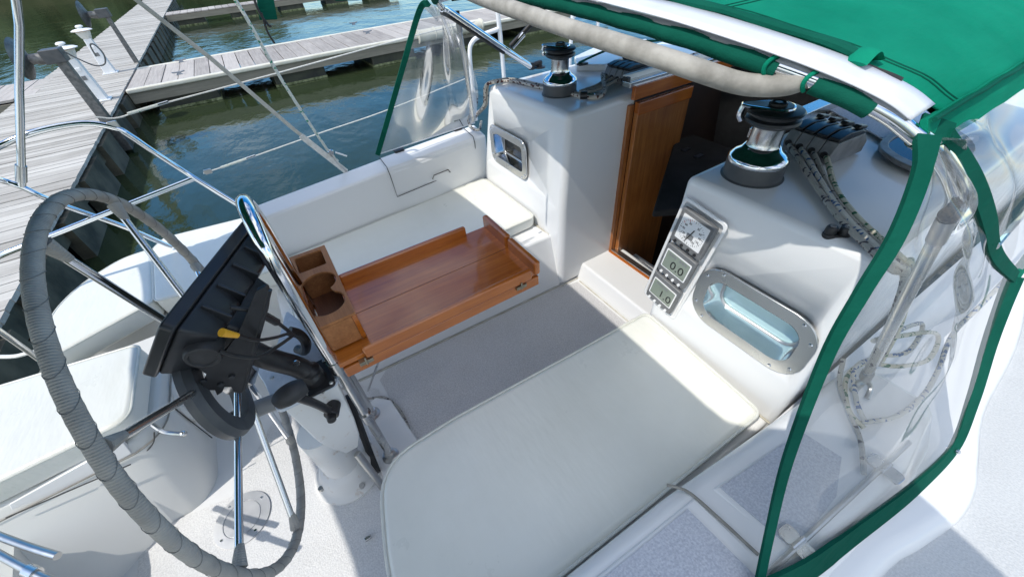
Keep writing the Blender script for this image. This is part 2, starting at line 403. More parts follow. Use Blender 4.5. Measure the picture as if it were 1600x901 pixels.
# cockpit floor
MB().box((.2, .85, -.03), (2.5, 2.3, .06)).build('cockpit_floor', M['gel'], boat)
fl = LAST[0]
zz = .004
MB().prism([V((x, y, .0005)) for x, y in ((1.03, .45), (1.03, 1.16), (.93, 1.178), (-.02, 1.205), (-.06, 1.17), (-.03, .70), (-.03, .45), (.3, .45))], (0, 0, zz)).build('nonskid_panel', M['nonskid'], fl, smooth=False)
MB().prism([V((x, y, .0005)) for x, y in ((-.08, 1.13), (-.14, 1.2), (-.5, 1.22), (-.66, 1.0), (-.93, 1.04), (-.95, .2), (-.22, .2), (-.22, .62), (-.13, .74), (-.09, 1.06))], (0, 0, zz)).build('nonskid_panel', M['nonskid_pale'], fl, smooth=False)
# raised ridge round the guard feet
MB().prism([V((x, y, .003)) for x, y in ((-.18, .74), (-.06, .72), (-.02, .80), (-.05, 1.04), (-.10, 1.09), (-.17, 1.07))], (0, 0, .014)).build('guard_pad', M['gel'], boat, .008)
# companionway sill: step up from the floor
MB().prism([(1.05, .5, -.01), (1.08, .5, .09), (1.34, .5, .09), (1.34, .5, -.01)], (0, .72, 0)).build('companionway_sill', M['gel'], boat, .012)
MB().box((1.285, .87, .094), (.035, .62, .014)).build('sill_track', M['steel_dull'], boat, .003)
MB().box((1.262, .87, .092), (.012, .62, .008)).build('sill_trim', M['teak_y'], boat, .002)
# starboard seat with rounded after corner
so = [V((.95, .115, 0)), V((.95, .605, 0)), V((.05, .61, 0))] + [V((-.02 + .15 * math.cos(a), .46 + .15 * math.sin(a), 0)) for a in [math.radians(100 + 80 * k / 6) for k in range(7)]] + [V((-.19, .3, 0)), V((-.2, .115, 0))]
MB().prism(so, (0, 0, .282)).build('seat', M['gel'], boat, .012)
# port seat, front leaning outboard
MB().loft([[V((-.30, 1.225, 0)), V((.95, 1.19, 0)), V((.95, 2.0, 0)), V((-.30, 2.0, 0))], [V((-.30, 1.30, .285)), V((.95, 1.27, .285)), V((.95, 2.0, .285)), V((-.30, 2.0, .285))]]).build('seat', M['gel'], boat, .015)
# port coaming
def coam(x, yb, yt, zt, yo, zo): return [V((x, yb, .2)), V((x, yt, zt)), V((x, yo, zo)), V((x, yo + .10, .28))]
MB().loft([coam(-.245, 1.80, 1.845, .545, 1.955, .565), coam(.35, 1.85, 1.885, .565, 2.005, .585), coam(.97, 1.93, 1.915, .58, 2.05, .605)]).build('coaming', M['gel'], boat, .013, 3)
# port locker lid sits on the coaming
def lidsec(x, t): 
    yb = 1.85 + t * .08; yt = 1.885 + t * .03; zt = .565 + t * .015
    d = .004
    return [V((x, yb + .012 - d, .43)), V((x, yt - d, zt - .02)), V((x, yt + .012, zt + d + .002)), V((x, 2.0 + t * .04, .585 + .02 * t + d)), V((x, 2.0 + t * .04, .5)), V((x, yb + .08, .43))]
MB().loft([lidsec(.39, 0.07), lidsec(.89, .87)]).build('locker_lid', M['gel'], boat, .006)
lid = LAST[0]
e = .006
seamp = [P(604, 236, z=.60), P(617, 258, z=.583), P(640, 281, x=.43), P(700, 258, x=.655), P(752, 233, x=.885), P(746, 212, z=.60)]
sm = MB()
lp = [V((.39, 2.0, .595)), V((.389, 1.893, .583)), V((.389, 1.872, .55)), V((.389, 1.855, .434)), V((.64, 1.890, .434)), V((.89, 1.923, .434)), V((.891, 1.905, .56)), V((.891, 1.918, .592)), V((.89, 2.03, .609))]
sm.tube(lp, .0022, 6, 1).build('lid_seam', M['seam'], lid)
MB().tube([V((.60, 1.873, .455)), V((.61, 1.870, .475)), V((.70, 1.882, .475)), V((.71, 1.884, .455))], .003, 6, 1).build('finger_notch', M['seam'], lid)
for x, y, z in ((.50, 2.012, .597), (.855, 2.035, .612)):
    MB().box((x, y, z), (.05, .03, .012)).tube([(x - .028, y + .012, z + .004), (x + .028, y + .012, z + .004)], .006, 8, 1).build('hinge', M['black'], lid, .002)
# starboard coaming and raised side ledge
MB().loft([[V((x, yi, .2)), V((x, yi, zt)), V((x, yo, zt + .005)), V((x, yo - .09, .27))] for x, yi, zt, yo in ((-.3, .135, .445, -.09), (.4, .12, .45, -.105), (.9, .085, .455, -.13), (1.12, .07, .46, -.10))]).build('coaming', M['gel'], boat, .03, 4)
# starboard locker lids with nonskid tops
for pts in ([(.50, .072), (.80, .045), (.82, -.085), (.52, -.1)], [(-.22, .10), (.455, .082), (.47, -.1), (-.22, -.1)]):
    MB().prism([V((x, y, .44)) for x, y in pts], (0, 0, .0145)).build('locker_lid', M['gel'], boat, .006)
    l2 = LAST[0]; c = sum((V((x, y, .4552)) for x, y in pts), V()) / 4
    MB().prism([c + (V((x, y, .4552)) - c) * .9 for x, y in pts], (0, 0, .002)).build('nonskid_panel', M['nonskid_blue'], l2, smooth=False)
MB().tube([P(1042, 757, z=.455), P(1065, 763, z=.456), P(1085, 775, z=.457), P(1130, 815, z=.457), P(1185, 866, z=.457)], .0035, 8, 4).build('drain_groove', M['groove'], boat)
hp = [P(1382, 732, z=.462), P(1245, 848, z=.462)]
for p in hp:
    mb = MB()
    d = (hp[1] - hp[0]).normalized(); nrm = V((-d.y, d.x, 0))
    for s_ in (-1, 1): mb.prism(rrect(p + nrm * .018 * s_, d, nrm, .034, .03, .009), (0, 0, .004)); [mb.lathe([(.0035, .003), (.003, .0055)], p + nrm * .02 * s_ + d * q, seg=8) for q in (-.009, .009)]
    mb.tube([p - d * .018 + V((0, 0, .005)), p + d * .018 + V((0, 0, .005))], .005, 8, 1)
    mb.build('hinge', M['steel'], boat)
MB().tube([P(1420, 690, z=.462), P(1200, 895, z=.462)], .006, 8, 1).build('hinge_rod', M['steel_dull'], boat)
# outer moulded base flowing into the side deck
bo = catmull([V((4.2, .12, .32)), V((2.6, .0, .32))] + [P(u, v, z=.32) for u, v in ((1600, 520), (1545, 640), (1534, 720), (1530, 768), (1506, 812), (1450, 853), (1380, 905))] + [V((.3, -.235, .32)), V((-.3, -.21, .32))], 6)
MB().loft([[V((p.x, p.y, .285)), V((p.x, p.y + .003, .316)), V((p.x - .012, p.y + .022, .343)), V((p.x - .02, p.y + .05, .352)), V((p.x - .02, .10, .354)), V((p.x - .02, .10, .285))] for p in bo]).build('coaming_base', M['gel'], boat, angle=60)
# cabin pods: after faces of the coachroof either side of the companionway
YR = 0.10
# starboard pod
MB().loft([[V((.885, YR + .005, .18)), V((.885, .600, .18)), V((3.6, .600, .18)), V((3.6, .16, .18))],
           [V((.885, YR + .005, .45)), V((.885, .600, .45)), V((3.6, .600, .45)), V((3.6, .16, .45))],
           [V((.905, YR + .03, .872)), V((.905, .600, .872)), V((3.6, .600, .90)), V((3.6, .2, .90))]]).build('coachroof', M['gel'], boat, .022, 4)
pod_s = LAST[0]
# port pod
MB().loft([[V((.935, 1.185, 0)), V((.925, 1.985, 0)), V((3.6, 1.75, 0)), V((3.6, 1.185, 0))],
           [V((.935, 1.185, .45)), V((.93, 1.90, .45)), V((3.6, 1.72, .45)), V((3.6, 1.185, .45))],
           [V((.955, 1.185, .875)), V((.95, 1.80, .862)), V((3.6, 1.66, .9)), V((3.6, 1.185, .905))]]).build('coachroof', M['gel'], boat, .03, 5)
pod_p = LAST[0]
# roof beyond the hatch
MB().box((3.3, .9, .84), (1.6, .7, .13)).build('coachroof', M['gel'], boat, .02)
# cabin interior
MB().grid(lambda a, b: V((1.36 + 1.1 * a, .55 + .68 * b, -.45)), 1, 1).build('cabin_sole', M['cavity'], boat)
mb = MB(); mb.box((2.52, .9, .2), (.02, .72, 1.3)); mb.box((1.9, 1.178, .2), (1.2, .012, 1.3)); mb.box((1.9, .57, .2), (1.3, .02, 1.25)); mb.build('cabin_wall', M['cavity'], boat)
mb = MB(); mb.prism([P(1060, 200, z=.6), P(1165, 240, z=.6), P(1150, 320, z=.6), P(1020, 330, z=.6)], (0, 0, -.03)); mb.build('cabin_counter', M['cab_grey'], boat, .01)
cc = LAST[0]
for u, v in ((1072, 234), (1092, 244)):
    MB().box(P(u, v, z=.602), (.045, .022, .006)).build('socket', M['black'], cc)
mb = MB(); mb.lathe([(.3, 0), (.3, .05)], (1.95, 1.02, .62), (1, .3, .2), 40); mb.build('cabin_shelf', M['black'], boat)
door = thing('companionway_door', 'tall varnished teak door leaf folded back inside the companionway', 'door', (1.44, 1.165, -.3))
MB().box((1.453, 1.160, .26), (.325, .018, 1.10)).build('panel', M['teak_z'], door, .003)
mb = MB(); mb.box((1.305, 1.157, .26), (.03, .024, 1.1)); mb.build('stile', M['teak_z'], door, .003)
MB().box((1.453, 1.157, .825), (.325, .026, .05)).build('top_rail', M['teak_x'], door, .003)
# teak trim of the opening: jamb, header running forward, door track
MB().box((1.278, 1.182, .46), (.028, .024, .76)).build('door_jamb', M['teak_z'], boat, .004)
MB().prism([(1.27, 1.178, .86), (1.27, 1.178, .915), (2.4, 1.178, .915), (2.4, 1.178, .86)], (0, -.02, 0)).build('hatch_trim', M['teak_x'], boat, .004)
MB().box((1.86, 1.192, .918), (1.22, .045, .022)).build('hatch_rail', M['steel'], boat, .003)
rl = LAST[0]
MB().box((1.86, 1.217, .932), (1.2, .018, .03)).build('rail_cover', M['white_plastic'], rl, .003)
MB().box((1.262, 1.205, .925), (.018, .03, .035)).build('end_stop', M['black'], rl, .003)
MB().box((1.86, .612, .90), (1.3, .045, .03)).build('hatch_rail', M['steel'], boat, .003)
MB().prism([P(1290, 170, z=.885), P(1400, 230, z=.885), P(1440, 200, z=.885), P(1350, 120, z=.885)], (0, 0, .004)).build('roof_tread', M['nonskid_blue'], boat, smooth=False)

# portlights: holes are really cut through the pod faces
def cut(o, c, yw, zh, r, depth):
    k = MB().prism([p + V((-.05, 0, 0)) for p in rrect(c, (0, 1, 0), (0, 0, 1), yw, zh, r)], (depth + .05, 0, 0)).build('cutter', M['gel'])
    m = o.modifiers.new('b', 'BOOLEAN'); m.operation = 'DIFFERENCE'; m.object = k; m.solver = 'EXACT'
    bpy.context.view_layer.update()
    me = bpy.data.meshes.new_from_object(o.evaluated_get(bpy.context.evaluated_depsgraph_get()))
    o.modifiers.clear(); o.data = me; bpy.data.objects.remove(k)
def portlight(c, x, yw, zh, r, pane, depth, label):
    mb = MB(); o = rrect(c, (0, 1, 0), (0, 0, 1), yw, zh, r); i = rrect(c, (0, 1, 0), (0, 0, 1), yw - .075, zh - .075, max(.012, r - .03))
    th = V((-.008, 0, 0)); mb.plate([p + V((x - c.x, 0, 0)) for p in o], [[p + V((x - c.x, 0, 0)) for p in i]], th)
    f = mb.build('portlight_frame', M['steel'], boat, .002); f['label'] = label
    t = MB(); lp = [[p + V((x - c.x - .008, 0, 0)) for p in i], [c + (p - c) * .94 + V((x - c.x + depth * .5, 0, 0)) for p in i], [c + (p - c) * .9 + V((x - c.x + depth, 0, 0)) for p in i]]
    t.loft(lp, caps=False); t.build('portlight_rim', M['chrome'], f)
    q = rrect(c, (0, 1, 0), (0, 0, 1), (yw - .075) * .9, (zh - .075) * .9, .025)
    MB().prism([p + V((x - c.x + depth + .001, 0, 0)) for p in q], (.004, 0, 0)).build('pane', pane, f)
    ring = MB(); ring.tube([c + (p - c) * .9 + V((x - c.x + depth - .003, 0, 0)) for p in i], .005, 8, 1, True); ring.build('pane_gasket', M['steel_dull'], f)
    sc = MB()
    for k in range(8):
        p = o[int(k * len(o) / 8 + 2) % len(o)]; p = p + (c - p).normalized() * .014
        sc.lathe([(.0055, 0), (.004, -.003)], p + V((x - c.x - .008, 0, 0)), (1, 0, 0), 10)
    sc.build('screws', M['chrome'], f)
cut(pod_s, V((.895, .292, .573)), .275, .15, .045, .075)
portlight(V((.88, .292, .573)), .888, .335, .208, .075, M['glass_blue'], .062, 'long stainless portlight frame with a pale blue pane')
cut(pod_p, V((.935, 1.617, .597)), .275, .135, .022, .075)
portlight(V((.93, 1.617, .597)), .933, .335, .195, .045, M['glass_dark'], .05, 'stainless portlight frame with a dark pane')
# smoked cabin window on the starboard roof
wc = [P(u, v, z=.888) for u, v in ((1372, 238), (1400, 210), (1480, 205), (1520, 240), (1450, 275))]
wo = catmull(wc, 6, True); cw = sum(wo, V()) / len(wo)
MB().plate([p + V((0, 0, 0)) for p in wo], [[cw + (p - cw) * .8 for p in wo]], (0, 0, .012)).build('window_frame', M['clutchgrey'], boat, .003)
MB().prism([cw + (p - cw) * .82 for p in wo], (0, 0, .006)).build('window_pane', M['window_brown'], LAST[0])
# small square plate on the port roof edge, seen under the padded bar
MB().prism([P(900, 112, z=.872), P(897, 98, z=.872), P(935, 80, z=.872), P(1010, 70, z=.872), P(1000, 90, z=.872), P(945, 112, z=.872)], (0, 0, .03)).build('deck_hatch', M['gel'], boat, .008)
MB().box(P(910, 100, z=.905), (.05, .03, .008)).build('hatch_latch', M['black'], LAST[0], .002)
# caulk beads where mouldings meet
for pts in ([V((.925, 1.92, .29)), V((.925, 1.40, .29)), V((.93, 1.28, .285))], [V((.93, 1.19, .004)), V((.4, 1.205, .004)), V((-.28, 1.223, .004))], [V((.93, 1.183, .003)), V((1.06, 1.183, .003))], [V((.88, .60, .285)), V((.88, .11, .285))], [V((1.045, 1.16, .004)), V((1.045, .62, .004))]):
    MB().tube(pts, .0035, 6, 1).build('caulk_bead', M['caulk'], boat)
# eye bracket on the port seat front
br = MB(); q = P(845, 374, z=.25); br.box(q + V((0, .03, .03)), (.02, .05, .03)).plate(rrect(q, (1, 0, 0), (0, 0, 1), .03, .045, .01), [circ(q, (1, 0, 0), (0, 0, 1), .007, 12)], (0, .004, 0))
br.build('seat_bracket', M['enamel'], boat, .002)

# ---- after quarter: seats, lockers
# side bench moulding under the side cushion
MB().loft([[V((-1.15, 1.86, 0)), V((-.30, 1.62, 0)), V((-.30, 2.25, 0)), V((-.95, 2.2, 0))], [V((-1.17, 1.82, .31)), V((-.25, 1.68, .31)), V((-.25, 2.25, .31)), V((-.98, 2.2, .31))]]).build('side_bench', M['gel_old'], boat, .02)
# helm seat locker: rounded inboard forward corner
def hsec(z, f, yi, xa, yo=1.62):
    return [V((xa, yo, z)), V((xa + .04, yi - .02 - .5 * max(0, .30 - z), z)), V((f - .14, yi, z))] + [V((f - .11 + .11 * math.cos(a), yi + .11 + .11 * math.sin(a), z)) for a in [math.radians(-78 + 76 * k / 6) for k in range(7)]] + [V((f, yo, z))]
MB().loft([hsec(-.02, -.70, 1.02, -1.14), hsec(.12, -.69, 1.055, -1.18), hsec(.30, -.685, 1.10, -1.24), hsec(.337, -.70, 1.115, -1.25)]).build('helm_seat_locker', M['gel_old'], boat, .012)
hs = LAST[0]
lidz = hsec(.305, -.683, 1.097, -1.24)
MB().tube([p + (V((p.x + .95, p.y - 1.36, 0)).normalized() * .002) for p in lidz], .0026, 6, 1, True).build('lid_seam', M['groove'], hs)
MB().tube([V((-.683, 1.285, .085)), V((-.683, 1.40, .085))], .006, 8, 1).build('vent_slot', M['groove'], hs)
# round speaker on its forward face
spk = MB(); sc_ = V((-.686, 1.335, .215)); spk.lathe([(.088, 0), (.088, .006), (.075, .012), (.07, .007), (.035, .007), (.03, .012), (.0, .014)], sc_, (1, 0, 0), 36); spk.build('speaker', M['gel_old'], hs)
MB().tube([V((-.683, 1.245, .06)), V((-.683, 1.245, .27)), V((-.683, 1.47, .27)), V((-.683, 1.47, .06))], .002, 6, 1).build('locker_seam', M['seam'], hs)
lt = MB(); a = P(238, 663, y=1.14); lt.tube([a, a + V((.02, -.03, -.02)), a + V((.05, -.04, -.05))], .007, 8, 3); lt.ball(a + V((.055, -.041, -.053)), .011); lt.build('latch', M['steel'], hs)
# long hinged flap on its inboard face
dz = 1.085
q = [P(12, 795, y=dz), P(22, 810, y=dz), P(205, 715, y=dz), P(190, 702, y=dz)]
MB().prism([V((p.x, 1.055 + .045 * (p.z - .12) / .18 + .012 * (p.x + 1.2) / .4, p.z)) for p in q], (0, -.014, 0)).build('flap', M['gel'], hs, .002)
MB().tube([p + V((0, -.016, 0)) for p in (P(12, 800, y=dz), P(205, 718, y=dz))], .002, 6, 1).build('flap_seam', M['seam'], hs)
MB().tube([P(205, 717, y=1.108), P(228, 705, y=1.108), P(240, 690, y=1.108), P(241, 675, y=1.108)], .002, 6, 4).build('locker_seam', M['seam'], hs)
# flush deck plate with screws
dp = V((-.628, .897, .0055)); mb = MB().lathe([(.088, 0), (.088, .004), (.060, .005), (.058, .002)], dp, seg=40); mb.build('deck_plate', M['plate'], fl)
MB().lathe([(.056, 0), (.056, .0045), (.0, .0048)], dp, seg=36).build('plate_lid', M['plate'], LAST[0])
mb = MB(); [mb.lathe([(.005, .004), (.004, .0065)], dp + V((.074 * math.cos(k * PI / 2 + .5), .074 * math.sin(k * PI / 2 + .5), 0)), seg=10) for k in range(4)]; mb.build('screws', M['chrome'], fl)
MB().box((-.28, .60, .012), (.022, .012, .012)).build('pad_eye', M['steel'], fl, .003)

# ================================================================== CUSHIONS
def cushion(name, label, outline, z0, z1, group=None, bev=.018):
    c = sum(outline, V()) / len(outline)
    t = thing(name, label, 'cushion', (c.x, c.y, z0), group)
    lo = [V((p.x, p.y, z0)) for p in outline]; hi = [V((p.x, p.y, z1)) for p in outline]
    mid = [c + (p - c) * 1.006 for p in outline]
    MB().loft([[V((p.x, p.y, z0)) for p in outline], [V((p.x, p.y, (z0 + z1) / 2)) for p in mid], hi]).build('cover', M['vinyl'], t, bev, 5)
    i1 = [V((p.x, p.y, z1 - .006)) for p in outline]
    MB().tube(i1, .0042, 8, 1, True).build('piping', M['piping'], t)
    return t
def roundpoly(pts, r, n=6):
    """pts with corners rounded by radii r"""
    out = []; N_ = len(pts); pts = [V((p[0], p[1], 0)) for p in pts]
    for i in range(N_):
        p = pts[i]; a = pts[i - 1] - p; b = pts[(i + 1) % N_] - p; rr = r[i] if isinstance(r, (list, tuple)) else r
        d = min(rr, a.length * .45, b.length * .45); A = p + a.normalized() * d; B = p + b.normalized() * d
        for k in range(n + 1):
            t = k / n; out.append(A * (1 - t) ** 2 + p * 2 * t * (1 - t) + B * t * t)
    return out
cushion('seat_cushion', 'large cream vinyl cushion on the near seat under the instruments', roundpoly([(.875, .598), (.845, .135), (.35, .14), (-.20, .15), (-.2, .35), (-.135, .612), (.1, .622), (.55, .606)], [.03, .03, .02, .05, .3, .22, .02, .02], 8), .284, .35)
cushion('seat_cushion', 'cream vinyl cushion on the far seat beneath the dark portlight', roundpoly([(.918, 1.375), (.918, 1.905), (-.24, 1.80), (-.24, 1.33)], [.035, .03, .03, .03]), .287, .352)
cushion('seat_cushion', 'shaded bluish white cushion beside the chartplotter at the aft side bench', roundpoly([(-.245, 1.66), (-.25, 2.23), (-.69, 2.30), (-.735, 2.22), (-.70, 1.75)], [.02, .02, .03, .02, .03]), .315, .40)
cushion('seat_cushion', 'sunlit white side cushion with a curved outer edge above the water', roundpoly([(-.704, 1.755), (-.738, 2.225), (-.86, 2.22), (-1.0, 2.10), (-1.07, 1.93), (-1.03, 1.62)], [.03, .02, .05, .08, .08, .04], 5), .315, .40)
cushion('helm_cushion', 'sunlit white helm seat cushion behind the steering wheel rim', roundpoly([(-.715, 1.48), (-.715, 1.13), (-1.15, 1.10), (-1.22, 1.56)], [.04, .05, .03, .04]), .337, .42)

# ================================================================== TEAK TABLE
t = thing('cockpit_table', 'folded varnished teak cockpit table hung on the pedestal guard', 'table', (.2, .93, 0))
X0, X1, Y0, Y1 = -.108, .515, .748, 1.085
ztop = .645
MB().box(((X0 + X1) / 2, .918, .614), (X1 - X0, Y1 - Y0 - .02, .016)).build('table_top', M['teak_x'], t, .002)
MB().tube([V((X0 + .09, .915, .6225)), V((X1 - .03, .915, .6225))], .0006, 5, 1).build('leaf_joint', M['joint'], t)
MB().box(((X0 + X1) / 2, .918, .584), (X1 - X0 - .008, Y1 - Y0 - .01, .036)).build('lower_leaf', M['teak_x'], t, .004)
MB().box((.20, Y1 - .009, .633), (.44, .018, .042)).build('fiddle', M['teak_x'], t, .006)
MB().box((.22, Y0 + .009, .626), (X1 - .26 + .30 - .03, .018, .040)).build('fiddle', M['teak_x'], t, .006)
MB().box((X1 - .010, .832, .637), (.022, .164, .05)).build('fiddle', M['teak_y'], t, .008)
MB().box((X1 - .010, 1.003, .638), (.022, .162, .054)).build('fiddle', M['teak_y'], t, .008)
for x in (-.045, .44):
    MB().box((x, Y0 - .003 + .01, .600), (.036, .022, .012)).lathe([(.003, 0), (.003, .026)], (x, Y0 - .003, .592), seg=8).build('hinge', M['brass'], t, .001)
MB().tube([P(612, 508, z=.55), P(575, 610, z=.12)], .004, 8, 1).build('support_rod', M['steel'], t)
# cup holder box
t = thing('cup_holder_box', 'teak drinks box with one square and two joined round holes on the table end', 'drinks box', (-.07, .99, .63))
bx0, bx1, by0, by1, bz0, bz1 = -.127, -.018, .806, 1.165, .627, .72
o = [V((bx0, by0, bz1 - .008)), V((bx1, by0, bz1 - .008)), V((bx1, by1, bz1 - .008)), V((bx0, by1, bz1 - .008))]
cx_ = (bx0 + bx1) / 2
sq = rrect((cx_, 1.105, bz1 - .008), (1, 0, 0), (0, 1, 0), .078, .085, .006, 3)
hr = .044
h1 = circ((cx_, .985, bz1 - .008), (1, 0, 0), (0, 1, 0), hr, 22, -38, 218)
h2 = circ((cx_, .895, bz1 - .008), (1, 0, 0), (0, 1, 0), hr, 22, 152 - 10, 398)
heart = circ((cx_ + .001, .985, bz1 - .008), (1, 0, 0), (0, 1, 0), .0465, 22, -62, 180) + circ((cx_ + .001, .887, bz1 - .008), (1, 0, 0), (0, 1, 0), .0465, 23, 180, 422)
MB().plate(o, [sq, heart], (0, 0, .008)).build('box_top', M['teak_raw'], t, .0015)
[MB().box((x_, (by0 + by1) / 2, (bz0 + bz1) / 2 - .004), (.012, by1 - by0, bz1 - bz0 - .0085)).build('box_side', M['teak_y'], t, .0015) for x_ in (bx0 + .006, bx1 - .006)]
[MB().box((cx_, y, (bz0 + bz1) / 2 - .004), (bx1 - bx0 - .025, .012, bz1 - bz0 - .009)).build('box_side', M['teak_raw'], t, .001) for y in (by0 + .006, 1.045, by1 - .006)]
MB().box((cx_, (by0 + by1) / 2, bz0 + .006), (bx1 - bx0 - .03, by1 - by0 - .03, .01)).build('box_floor', M['teak_dark'], t)

# ================================================================== PEDESTAL, GUARD, WHEEL, PLOTTER
t = thing('steering_pedestal', 'white steering pedestal with a bolted top plate behind the wheel', 'pedestal', (-.27, .86, 0))
MB().lathe([(.118, 0), (.118, .012), (.105, .02), (.095, .03), (.088, .055), (.075, .075), (.062, .085), (.058, .3)], (-.275, .855, 0), seg=40).build('base', M['rust'], t)
[MB().lathe([(.010, .028), (.008, .04)], (-.275 + .1 * math.cos(a), .855 + .1 * math.sin(a), 0), seg=8).build('base_bolt', M['steel_dull'], t) for a in (0.4, 1.9, 3.4, 5.0)]
top = [P(432, 644, z=.53), P(530, 597, z=.53), P(515, 556, z=.53), P(468, 500, z=.53), P(447, 484, z=.53), P(432, 540, z=.53), P(400, 580, z=.53), P(414, 600, z=.53)]
MB().prism([V((p.x, p.y, .518)) for p in roundpoly([(p.x, p.y) for p in top], .02, 4)], (0, 0, .012)).build('top_plate', M['plate_sky_tint'], t, .003)
mb = MB()
for u, v in ((440, 633), (522, 592), (508, 560), (505, 612), (425, 590)): mb.lathe([(.006, 0), (.005, .004)], P(u, v, z=.53), seg=8)
mb.build('plate_bolts', M['steel_dull'], t)
r1 = [(-.282, .80), (-.14, .798), (-.15, .93), (-.275, .93)]
MB().loft([[V((x, y, .518)) for x, y in r1], [V((x, y, .34)) for x, y in ((-.272, .795), (-.155, .795), (-.16, .92), (-.28, .92))], [V((x, y, .245)) for x, y in ((-.262, .80), (-.17, .80), (-.18, .90), (-.275, .90))], [V((x, y, .175)) for x, y in ((-.24, .81), (-.195, .81), (-.2, .88), (-.26, .88))]]).build('housing', M['rust'], t, .006)
MB().tube([P(385, 644, y=.83), P(412, 634, y=.83), P(450, 620, y=.83)], .022, 16, 3).build('wheel_shaft', M['grey'], t)
# engine control lever
t = thing('control_lever', 'black engine control lever with a fat grip on the pedestal side', 'lever', tuple(P(515, 640, z=.46)))
a = P(518, 643, y=.775); b_ = P(455, 617, y=.72)
MB().tube([a + V((.012, .025, 0)), a + V((-.004, -.012, 0))], .02, 16, 1).lathe([(.012, 0), (.012, .02)], a + V((-.005, -.03, 0)), (0, 1, 0), 12).build('hub', M['black'], t, .003)
MB().tube([a, a * .6 + b_ * .4 + V((0, 0, .012)), b_], .011, 12, 5).build('arm', M['black'], t)
MB().tube([b_ + V((.035, .005, .005)), b_ + V((.012, 0, .008)), b_ + V((-.015, -.004, .006)), b_ + V((-.032, -.006, 0))], .024, 16, 5, rf=lambda l, a_, s_: .55 + .5 * math.sin(PI * min(1, max(0, .12 + .8 * s_)))).build('grip', M['rubber'], t)
# guard
t = thing('pedestal_guard', 'polished steel guard hoop standing in front of the steering pedestal', 'guard rail', (-.13, .91, 0))
A = V((-.128, .812, 0)); B = V((-.134, 1.018, 0))
def gx(p, z, dy=0): return V((p.x + .012 * z, p.y + dy, z))
pts = [gx(A, .56), gx(A, .72), gx(A, .86), gx(A, .95, .012), gx(A, 1.0, .05), (gx(A, 1.015) + gx(B, 1.015)) / 2, gx(B, 1.0, -.05), gx(B, .95, -.012), gx(B, .86), gx(B, .72), gx(B, .45)]
MB().tube(pts, .0165, 16, 8).build('hoop', M['chrome'], t)
MB().tube([gx(A, .005), gx(A, .25), gx(A, .56)], .0135, 14, 1).build('leg', M['steel'], t)
MB().tube([gx(B, .005), gx(B, .25), gx(B, .46)], .0135, 14, 1).build('leg', M['steel'], t)
for p in (A, B): MB().lathe([(.03, .014), (.03, .022), (.02, .026), (.019, .05), (.0137, .052)], p, seg=20).build('foot', M['steel_dull'], t)
mb = MB(); [MB().lathe([(.019, -.022), (.019, .022)], gx(p, z), seg=18).build('collar', M['steel'], t) for p, z in ((A, .57), (A, .30), (B, .47))]
MB().tube([P(558, 708, y=.79), P(600, 763, z=.02)], .0125, 12, 1).build('brace', M['steel_dull'], t)
# hoses and thin wire beside the guard
t = MB().tube([P(543, 620, y=.88), P(560, 660, y=.87), P(577, 705, z=.06), P(590, 738, z=.03)], .012, 10, 6).build('hose', M['hose']); tag(t, 'black cable hose running down behind the guard leg to the floor', 'hose')
t = MB().tube([P(562, 612, z=.05), P(575, 622, z=.02), P(600, 620, z=.012), P(620, 634, z=.011), P(636, 660, z=.011), P(645, 690, z=.011), P(650, 700, z=.011)], .0045, 8, 6).build('cord', M['rope_grey']); tag(t, 'thin grey cord looping over the cockpit floor by the guard feet', 'cord')

# ---- wheel
WC = V((-.367, .85, .673)); WR = .445
t = thing('helm', 'big steel steering wheel with a grey leather wrapped rim', 'steering wheel', tuple(WC))
ring = [WC + V((0, WR * math.cos(2 * PI * k / 96), WR * math.sin(2 * PI * k / 96))) for k in range(96)]
NS = 58; LEN = 2 * PI * WR; st_ = LEN / NS
def rimr(l, a, s_):
    f = (l / st_ + .35 * math.sin(a) + .09 * math.sin(l * 37)) % 1
    return 1 + .03 * math.exp(-((f - .5) / .07) ** 2) + .03 * (f - .5) + .012 * math.sin(3 * a + l * 40)
fine = [WC + V((0, WR * math.cos(2 * PI * k / 700), WR * math.sin(2 * PI * k / 700))) for k in range(700)]
MB().tube(fine, .0114, 18, 1, True, rf=rimr).build('rim', M['leather'], t, angle=80)
mb = MB()
for k in range(NS):
    l = (k + .5) * st_; a0 = l / WR
    pts = []
    for j in range(15):
        an = 2 * PI * j / 14; ll = l - st_ * .35 * math.sin(an) * 0 - .35 * st_ * math.sin(an); aa = ll / WR
        rad = V((0, math.cos(aa), math.sin(aa))); nx = V((1, 0, 0))
        pts.append(WC + rad * WR + (nx * math.cos(an + PI) + rad * math.sin(an + PI) * 1) * .0121)
    mb.tube(pts[:-1], .0005, 4, 1, True)
mb.build('stitching', M['thread'], t)
HB = WC + V((.05, 0, 0))
for k in range(8):
    a = math.radians(8 + 45 * k); d = V((0, math.cos(a), math.sin(a)))
    MB().tube([HB + d * .045, WC + d * (WR - .012)], .0072, 12, 1).build('spoke', M['steel'] if k % 2 else M['chrome'], t)
    MB().tube([WC + d * (WR - .05) + V((.006, 0, 0)), WC + d * (WR - .012)], .0085, 10, 1, rf=lambda l, a_, s_: .85 + .7 * s_ ** 3).build('spoke_boot', M['leather'], t)
MB().lathe([(.03, -.05), (.055, -.03), (.055, .02), (.03, .04)], HB, (1, 0, 0), 24).build('hub', M['steel'], t)
